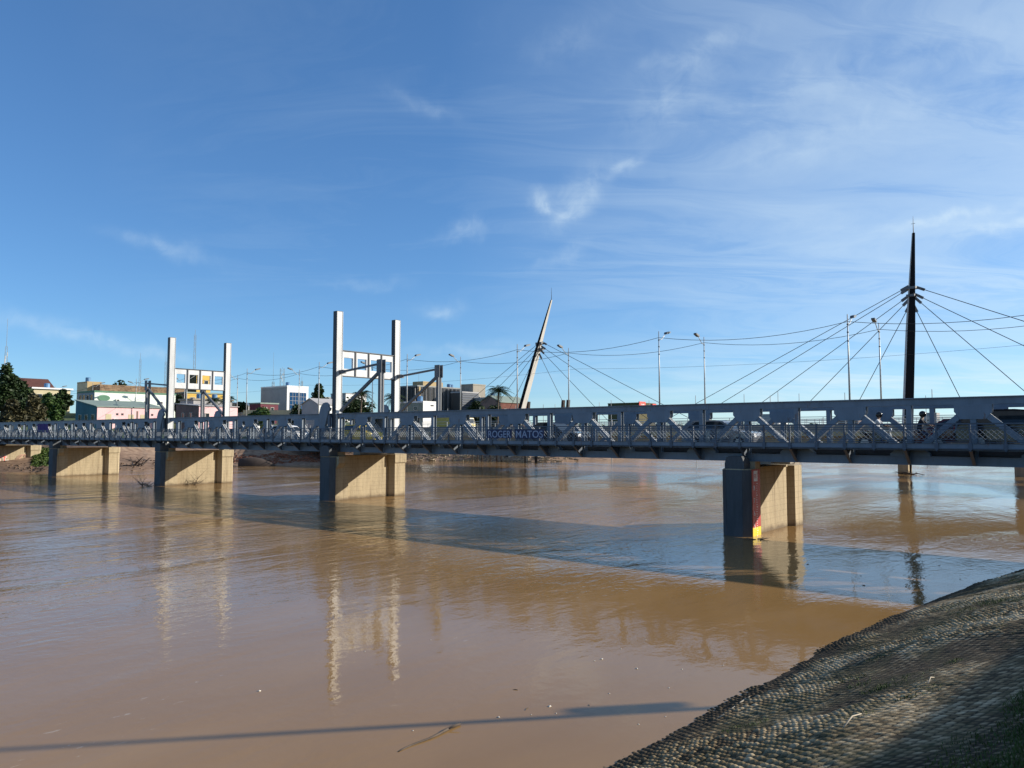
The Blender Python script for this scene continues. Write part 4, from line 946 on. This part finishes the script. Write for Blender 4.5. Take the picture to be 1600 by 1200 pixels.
bo = bld('dark_office','broad dark office block with close vertical fins',652,200,19.5,7.5,17.3,DARKO,mat('pale office roof edge',(.24,.25,.24),.7),4,DARKO,'flat',0,[],.4)
fn_ = MB()
for i in range(34):
    a = .9+i*.55; fn_.box(a,a+.10,-.75,-.003,9.8,17.2,LAMPG if i % 3 else GREYW)
for i in range(12): a = .3+i*.6; fn_.box(-.6,-.003,a,a+.09,9.8,17.2,LAMPG)
fn_.build('fin', bo)
MB().box(-.25,.35,-.85,-.76,9.5,17.25,TANB).build('corner_pier', bo); MB().box(4,11.5,2,6,17.66,19.0,TANB).build('roof_block', bo)
q = MB(); 
for z in (10,11.9,13.8): q.box(15.6,16.9,-.80,-.76,z,z+1.6,WHTW)
q.build('window', bo)
bld('white_annex','small white annex in front of the dark office',661,160,4.6,8,11.5,WHTW,WHTW,4,mat('grey green wall',(.24,.27,.22),.9),'flat',0,[('left',a,z,1.0,.8) for a in (1.6,5.2) for z in (8.0,9.9)]+[('lit',2.2,10.8,.9,.3,'vent',DARKO)],.06)
tb = bld('stair_tower','grey concrete stair tower at the right end of the dark office',739,205,5,4.5,18.0,CONC_D,CONC_D,4,CONC_D,'flat',0,[('lit',2,14,.8,1)],.1)
lb = bld('louvred_wing','low dark wing with horizontal blue grey bands beside the stair tower',722,200,6.5,4,15.7,mat('navy band wall',(.03,.045,.075),.6),GREYW,4,DARKO,'flat',0,[],.1)
q = MB()
for z in np.arange(9.6,15.4,.62): q.box(.05,6.4,-.12,-.003,z,z+.14,LAMPG)
q.build('louvre', lb)
bld('brick_house','old dark brick house behind the leaning white mast',782,185,11,7,12.6,mat('old red brick',(.15,.055,.04),.95,.4,1.2),TINR,4,BROWNW,'gable',1.6,[('lit',a,9.6,1,1.4) for a in (1.4,4,6.6)])
bld('grey_house','pale grey house top behind the palm near the leaning mast',768,200,9,7,14.2,GREYW,GREYW,4,GREYW,'flat',0,[('lit',a,12,1,1.2) for a in (3,5.6)],.2)
sb = bld('shop_building','low olive shop building with a red corner sign reading 37',998,300,13.5,14,16.9,OLIVE,OLIVE,4,OLIVE,'flat',0,[('left',a,14.3,1.1,1.2) for a in (2,5,8,11)]+[('lit',a,14,1.2,1.2) for a in (6,8.2)],.1)
rs = MB(); rs.box(-.3,4.6,-.5,-.11,14.0,17.6,REDS); o = rs.build('sign_board', sb); t_ = text('number','37',2.6,WHT,o); t_.rotation_euler = (R(90),0,0); t_.location = (1.0,-.51,14.9)
MB().box(10.3,13.4,-.5,-.11,14.8,17.0,REDS).build('sign_board', sb)
bld('grey_tower_block','distant grey apartment tower seen through the right truss',1463,430,9,7,16.5,GREYW,GREYW,3,GREYW,'flat',0,[('left',a,z,1.2,1.4) for a in (1,4) for z in (9,12)]+[('lit',a,z,1.2,1.4) for a in (1.2,4,6.6) for z in (9,12)],.1)
bld('white_long_block','distant long pale block seen through the truss right of the hatchback',1215,380,14,9,14.5,WHTW,GREYW,3,GREYW,'flat',0,[('lit',a,z,1.6,1.5) for a in (1.2,4.4,7.6,10.8) for z in (8.4,11.4)],.1)
bld('low_block','distant brown low block seen through the truss beside the dark mast',1340,360,16,9,11.5,BROWNW,TINR,3,BROWNW,'gable',2,[('lit',a,8,1.4,1.4) for a in (1.5,5,8.5,12)])

# roof clutter: tanks, air conditioners
TANK = mat('blue water tank', (.10,.22,.38), .5, .1, 2); ACW = mat('air conditioner casing', (.55,.55,.53), .6, .1, 3)
def roof_kit(name, spots, acs=()):
    b = bpy.data.objects[name]
    for x_, y_, z_ in spots:
        q = MB(); q.tube([(x_,y_,z_),(x_,y_,z_+1.0)], .62, TANK, 12); q.tube([(x_,y_,z_+1.002),(x_,y_,z_+1.18)], [.66,.45], TANK, 12); q.build('water_tank', b)
    for x_, z_ in acs:
        q = MB(); q.box(x_,x_+.85,-.42,-.005,z_,z_+.6,ACW); q.tube([(x_+.42,-.425,z_+.3),(x_+.42,-.44,z_+.3)], .24, DARKO, 10); q.build('air_conditioner', b)
roof_kit('white_hall', [], ((4.5,12.2),(14.5,12.0))); roof_kit('pink_house', [], ((3.0,7.4),(10.9,7.4))); roof_kit('yellow_house', [(6,3,15.96)]); roof_kit('grey_roof_house', [(3,3,12.96),(6.5,2.5,12.96)])
roof_kit('glass_office', [(3,4,18.26)]); roof_kit('dark_office', [(15,3,17.66),(17,4,17.66)]); roof_kit('white_annex', [(2,3,11.86)]); roof_kit('cornice_house', [(4,3,15.66)]); roof_kit('grey_house', [(4,3,14.56)]); roof_kit('tan_gable', [(1.4,3,18.06)])
# telecom masts
def lattice(label, px, d, ytop, yb=660, w=.9, taper=.35, whip=.15):
    x = (px-800)/F*d; zt = EYE+(678-ytop)*d/F; z0 = gz(x,d)-.3; t = thing('telecom_mast', label, 'telecom mast', (x,d,z0), .5, 'telecom masts over the far roofs'); H = (zt-z0)*(1-whip); q = MB(); n = 14
    cs = [(-1,-1),(1,-1),(1,1),(-1,1)]
    def P(c, k): s = w/2*(1-(1-taper)*k/n); return (c[0]*s, c[1]*s, H*k/n)
    th = max(.05, d/F*.32)
    for k in range(n):
        for i in range(4):
            q.beam(P(cs[i],k),P(cs[i],k+1),th,th,GALV)
            q.beam(P(cs[i],k),P(cs[(i+1)%4],k+1),th*.7,th*.7,GALV)
    q.build('frame', t); MB().tube([(0,0,H-.2),(0,0,(zt-z0))], [.07,.04], GALV, 5).build('whip_aerial', t)
    if w > .8:
        q = MB()
        for k in range(3): q.box(.3*math.cos(k*2.1)-.12,.3*math.cos(k*2.1)+.12,w*.5*math.sin(k*2.1)-.1,w*.5*math.sin(k*2.1)+.1,H*(.86-.05*k),H*(.86-.05*k)+1.3,WHTW)
        q.build('antenna', t)
for a in (('lattice telecom mast at the far left edge above the trees',6,230,497,650,1.6,.3,.28),('slim lattice mast above the ruin, left of the left tower',217,300,551,650,.7,.8,.1),
          ('slim mast standing right beside the left tower column',257,300,552,650,.7,.8,.12),('tallest slim mast rising between the left tower columns',302,280,514,650,.8,.7,.06),
          ('lattice mast with long whip left of the glass office',426,330,550,650,1.5,.5,.42),('stout lattice mast right behind the glass office',440,330,573,650,1.9,.8,.03),
          ('thin mast over the middle of the glass office',471,330,588,650,.8,.8,.1),('thin bare mast left of the dark office roof',654,300,580,650,.5,.8,.3)):
    lattice(*a)
# bare poles beyond the river
for i, (px, y, lab) in enumerate(((849,632,'short bare pole left of the far mast cables'),(955,625,'short pole on the road left of the shop building'),(1087,618,'short pole right of the second tall lamp pair'),(1163,616,'short pole above the hatchback'),(1216,612,'thin pole with a small cross head above the right pier'),(1249,615,'short pole between the lower stay cables'),(1447,618,'short bare pole right of the dark mast'))):
    d = 150; x = (px-800)/F*d; q = MB(); z0 = 0
    o = MB().tube([(0,0,-1),(0,0,EYE+(678-y)*d/F)], [.1,.05], GALV, 6).build('bare_pole'); o.location = (x,d,0); tag(o, lab, 'pole', 'bare poles beyond the road bridge')

# ------------------------------------------------------------ far shore debris
def rock_stuff(name, label, spots, m, cat='rubble'):
    q = MB()
    for (x,y,s) in spots:
        z = gz(x,y); vs = []; 
        for c in [(-1,-1,-1),(1,-1,-1),(1,1,-1),(-1,1,-1),(-1,-1,1),(1,-1,1),(1,1,1),(-1,1,1)]:
            vs.append((x+c[0]*s*random.uniform(.5,1.1), y+c[1]*s*random.uniform(.5,1.1), z+c[2]*s*random.uniform(.3,.7)))
        q.add(vs, [(3,2,1,0),(4,5,6,7),(0,1,5,4),(1,2,6,5),(2,3,7,6),(3,0,4,7)], m)
    return tag(q.build(name), label, cat, kind='stuff')
_ys = np.arange(60,230,.4); _sh = {}
def shore(px, q_):     # point on the far bank at a given column, q_ metres inland
    key = round(px/2)
    if key not in _sh: _sh[key] = far_q((key*2-800)/F*_ys, _ys)
    w_ = np.nonzero(_sh[key] >= q_)[0]; y = _ys[w_[0]] if len(w_) else 150.
    y += random.uniform(-.2,.2); return (px-800)/F*y, y
rock_stuff('shore_rubble','pale broken rubble along the waterline of the far bank', [(*shore(random.uniform(636,900), random.uniform(-.6,6)), random.uniform(.12,.38)) for _ in range(420)], mat('pale rubble', (.34,.27,.18), .95, .4, 1.5))
rock_stuff('red_earth_rubble','red brick earth rubble on the far bank between the towers', [(*shore(random.uniform(366,520), random.uniform(1.5,9)), random.uniform(.08,.26)) for _ in range(900)], mat('red earth clods', (.22,.085,.045), .95, .4, 1.5))
rock_stuff('mud_clods','brown mud clods on the far bank left of the left tower', [(*shore(random.uniform(-5,360), random.uniform(.3,6)), random.uniform(.05,.16)) for _ in range(420)], mat('brown clods', (.17,.11,.07), .95, .4, 1.5))
v = []
for _ in range(900):
    x, y = shore(random.uniform(56,100), random.uniform(3.5,13)); z = gz(x,y); v.append((x,y,z+.0,.35,.35,.07))
vv, ff = crown_mesh(v, 5200, .22, LEAF_M); tag(np_mesh('shore_grass', vv, ff, GRASSM, False), 'green grass on the far bank between the leftmost piers', 'grass', kind='stuff')
for i, px in enumerate((738,746,753,766,776,783,820,836,838)):
    x, y = shore(px, -1.5); o = MB().tube([(0,0,-2),(.05,0,1.0),(.1*(i%3-1),0,random.uniform(1.8,2.8))], [.16,.15,.12], BRICKD, 6).build('timber_post'); o.location = (x,y,0)
    tag(o, '%s dark timber post from the left standing in the shallows of the far bank' % ORD[i], 'post', 'timber posts in the far shallows')
x, y = shore(402, -1.0)
hull = thing('capsized_boat','black upturned boat hull lying at the far waterline between the towers','boat',(x,y,-.1),R(8)); q = MB()
rings = []
for i in range(9):
    t = i/8; wd = .95*math.sin(math.pi*(.12+.8*(1-t)*.9))**.7; h_ = 1.5*(math.sin(math.pi*(.28+.64*t))); rings.append([( -2.6+5.4*t, wd*math.cos(a), max(.0,h_)*math.sin(a)) for a in np.linspace(0,math.pi,9)])
vs = [p for r_ in rings for p in r_]; fs = [(i*9+k,i*9+k+1,(i+1)*9+k+1,(i+1)*9+k) for i in range(8) for k in range(8)] + [tuple(range(9)), tuple(72+k for k in range(9))[::-1]]
q.add(vs, fs, BRICKD); q.build('hull', hull, True); MB().beam((-2.2,0,1.22),(2.2,0,1.0),.12,.14,BRICKD).build('keel', hull)
def branchy(label, loc, n, L, up, m, cat='driftwood', name='driftwood', seed=1, thick=.05):
    rd = random.Random(seed); q = MB()
    for k in range(n):
        th = rd.uniform(0,6.28); el = rd.uniform(*up); l = L*rd.uniform(.5,1.1); d = Vector((math.cos(th)*math.cos(el), math.sin(th)*math.cos(el), math.sin(el))); p0 = Vector((rd.uniform(-.6,.6)*L*.4, rd.uniform(-.6,.6)*L*.2, rd.uniform(-.1,.15)))
        pts = [p0]; 
        for i in range(4): pts.append(pts[-1]+d*l/4+Vector((rd.uniform(-.1,.1),rd.uniform(-.1,.1),rd.uniform(-.1,.12)))*l*.5)
        q.tube(pts, [thick,thick*.8,thick*.6,thick*.4,thick*.2], m, 5)
        q.tube([pts[2], pts[2]+Vector((d.y,-d.x,d.z+.4))*l*.3], [thick*.4,thick*.15], m, 4)
    o = q.build(name); o.location = loc; return tag(o, label, cat)
p = O_B+ub*58.3; branchy('tangle of drowned branches caught against the near end of the left tower pier', (p-wb*.6+Vector((-.6,0,0)))[:], 15, 1.5, (.05,.9), BARK, seed=3, thick=.035)
p = O_B+ub*57.2+wb*3; branchy('bare branches leaning along the lit wall of the left tower pier', p[:], 12, 2.0, (.1,.9), BARK, seed=8, thick=.024)
x, y = shore(216, 2.5); branchy('dark forked snag lying on the mud between the left piers', (x,y,gz(x,y)+.2), 7, 2.6, (-.1,.5), BRICKD, seed=5, thick=.14)
x, y = shore(70, .6); branchy('thin dark brushwood on the mud by the leftmost pier', (x,y,gz(x,y)+.1), 9, 2.4, (-.05,.2), BRICKD, seed=6, thick=.06)
p = O_F; branchy('driftwood caught at the foot of the dark mast', (p.x-.3,p.y-1.2,.02), 8, 2.6, (-.02,.16), BRICKD, seed=9, thick=.09)
p = O_B-wb*.4+ub*-1.0; branchy('small sticks and scum at the foot of the right pier', (p.x,p.y,.0), 6, .8, (-.02,.1), WOODM, seed=12, thick=.03)

# ------------------------------------------------------------ floating and stranded bits
a_ = on_water(622,1175); b_ = on_water(720,1133); d = b_-a_; lg = MB(); nrm = Vector((-d.y,d.x,0)).normalized()
pts = [a_+d*t+nrm*.02*math.sin(t*9)+Vector((0,0,.004+.018*t)) for t in np.linspace(0,1,14)]
lg.tube(pts, [.006,.014,.017,.019,.018,.020,.019,.021,.022,.022,.028,.026,.027,.014], WOODM, 8); lg.tube([pts[10],pts[11]+nrm*-.05+Vector((0,0,.03)),pts[12]+nrm*-.10+Vector((0,0,.05))],[.014,.011,.006],WOODM,6)
tag(lg.build('driftwood_branch',smooth=True), 'long brown stick floating in the near water', 'driftwood')
for px, py, L, an, lab in ((823,1108,.17,1.2,'short dark twig floating right of the long stick'),(921,1102,.08,1.5,'tiny dark twig under the long narrow shadow'),(805,1078,.1,-.2,'tiny brown twig floating above the long shadow')):
    p = on_water(px,py); o = MB().tube([(-L/2,0,.0),(0,.008,.006),(L/2,0,.004)], [.004,.008,.005], WOODM, 6).build('twig'); o.location = p; o.rotation_euler = (0,0,an); tag(o, lab, 'twig')
FOAM = mat('white foam scrap', (.62,.58,.50), .8, .15, 20)
for i, (px, py, s) in enumerate(((940,1030,.024),(929,1033,.014),(995,1045,.022),(859,1104,.026),(779,1121,.02),(405,1080,.024),(869,1115,.012),(970,1014,.012),(1066,1046,.012),(952,1084,.014),(1009,1000,.012),(673,1000,.012),(830,1117,.01),(998,1132,.012),(645,1142,.012),(1040,1120,.012),(570,1018,.012),(1130,1040,.012),(1045,1075,.014))):
    p = on_water(px,py); q = MB(); q.sphere((0,0,.004),(s*1.2,s,s*.7),FOAM,8,5); q.sphere((s*.9,s*.4,.002),(s*.6,s*.5,s*.4),FOAM,6,4); o = q.build('foam_scrap',smooth=True); o.location = p; o.rotation_euler = (0,0,i*1.3)
    tag(o, 'small white foam scrap floating on the near brown water', 'foam scrap', 'foam scraps on the near water')
for i, (px, py, s) in enumerate(((1262,882,.03),(1350,915,.03),(1415,917,.022),(1345,900,.018),(1468,884,.022),(1500,905,.02))):
    p = on_water(px,py); q = MB(); q.sphere((0,0,.0),(s*1.6,s,s*.8),BRICKD,8,5); q.tube([(-s,0,.0),(s*2,s,.02)], [s*.4,s*.2], BRICKD, 5); o = q.build('floating_debris',smooth=True); o.location = p; o.rotation_euler = (0,0,i*2.1)
    tag(o, 'small dark scrap floating on the blue reflecting water right of the pier', 'debris', 'dark scraps beyond the slope')
def on_slope(px, py):
    d = px_dir(px,py); t = 3.0
    while t < 40:
        p = Vector((0,0,EYE))+d*t; v_ = p-A0; a = v_.dot(adir); q_ = v_.dot(qdir)
        if p.z <= float(bank_base(np.array([a]),np.array([q_]))[0])+.05: return p
        t += .02
    return p
for (x0,y0,x1,y1,r_,lab) in ((1122,1126,1199,1078,.016,'long bleached stick lying on the bags by the waterline'),(1318,1141,1346,1119,.010,'short pale bent stick on the bags low in view'),(1340,1009,1386,1001,.012,'pale stick lying by the upper waterline'),(1395,1028,1420,1020,.010,'small pale stick in the upper middle of the bag slope'),(1450,1072,1460,1062,.008,'tiny pale stick near the grassy edge of the slope'),(1330,1014,1352,1004,.02,'pale splintered wood scrap at the upper waterline')):
    a_ = on_slope(x0,y0); b_ = on_slope(x1,y1); up = Vector((0,0,.03)); md = a_.lerp(b_,.5)+Vector((.0,.01,.045))
    tag(MB().tube([a_+up,md+up,b_+up],[r_,r_*.9,r_*.5],WOODL,6).build('dry_stick',smooth=True), lab, 'stick')
# utility pole on the near bank, out of view to the right: its long shadow lies across the water
up_ = thing('utility_pole','concrete utility pole with a transformer standing on the near bank','utility pole',(18.8,16.45+.36,3.3),R(51))
MB().tube([(0,0,-.5),(0,0,10.9)],[.10,.06],CONC_D,12).build('pole', up_, True); q = MB(); q.tube([(.0,.34,3.0),(.0,.34,3.85)],.16,GALV,14); q.box(-.2,.2,.1,.3,3.2,3.7,GALV); q.build('transformer', up_)
MB().box(-.9,.9,-.05,.05,10.2,10.32,BARK).build('crossarm', up_)
for o in list(S.objects):
    if o.type == 'MESH' and o.name.startswith('near_bank'): o['kind'] = 'structure'
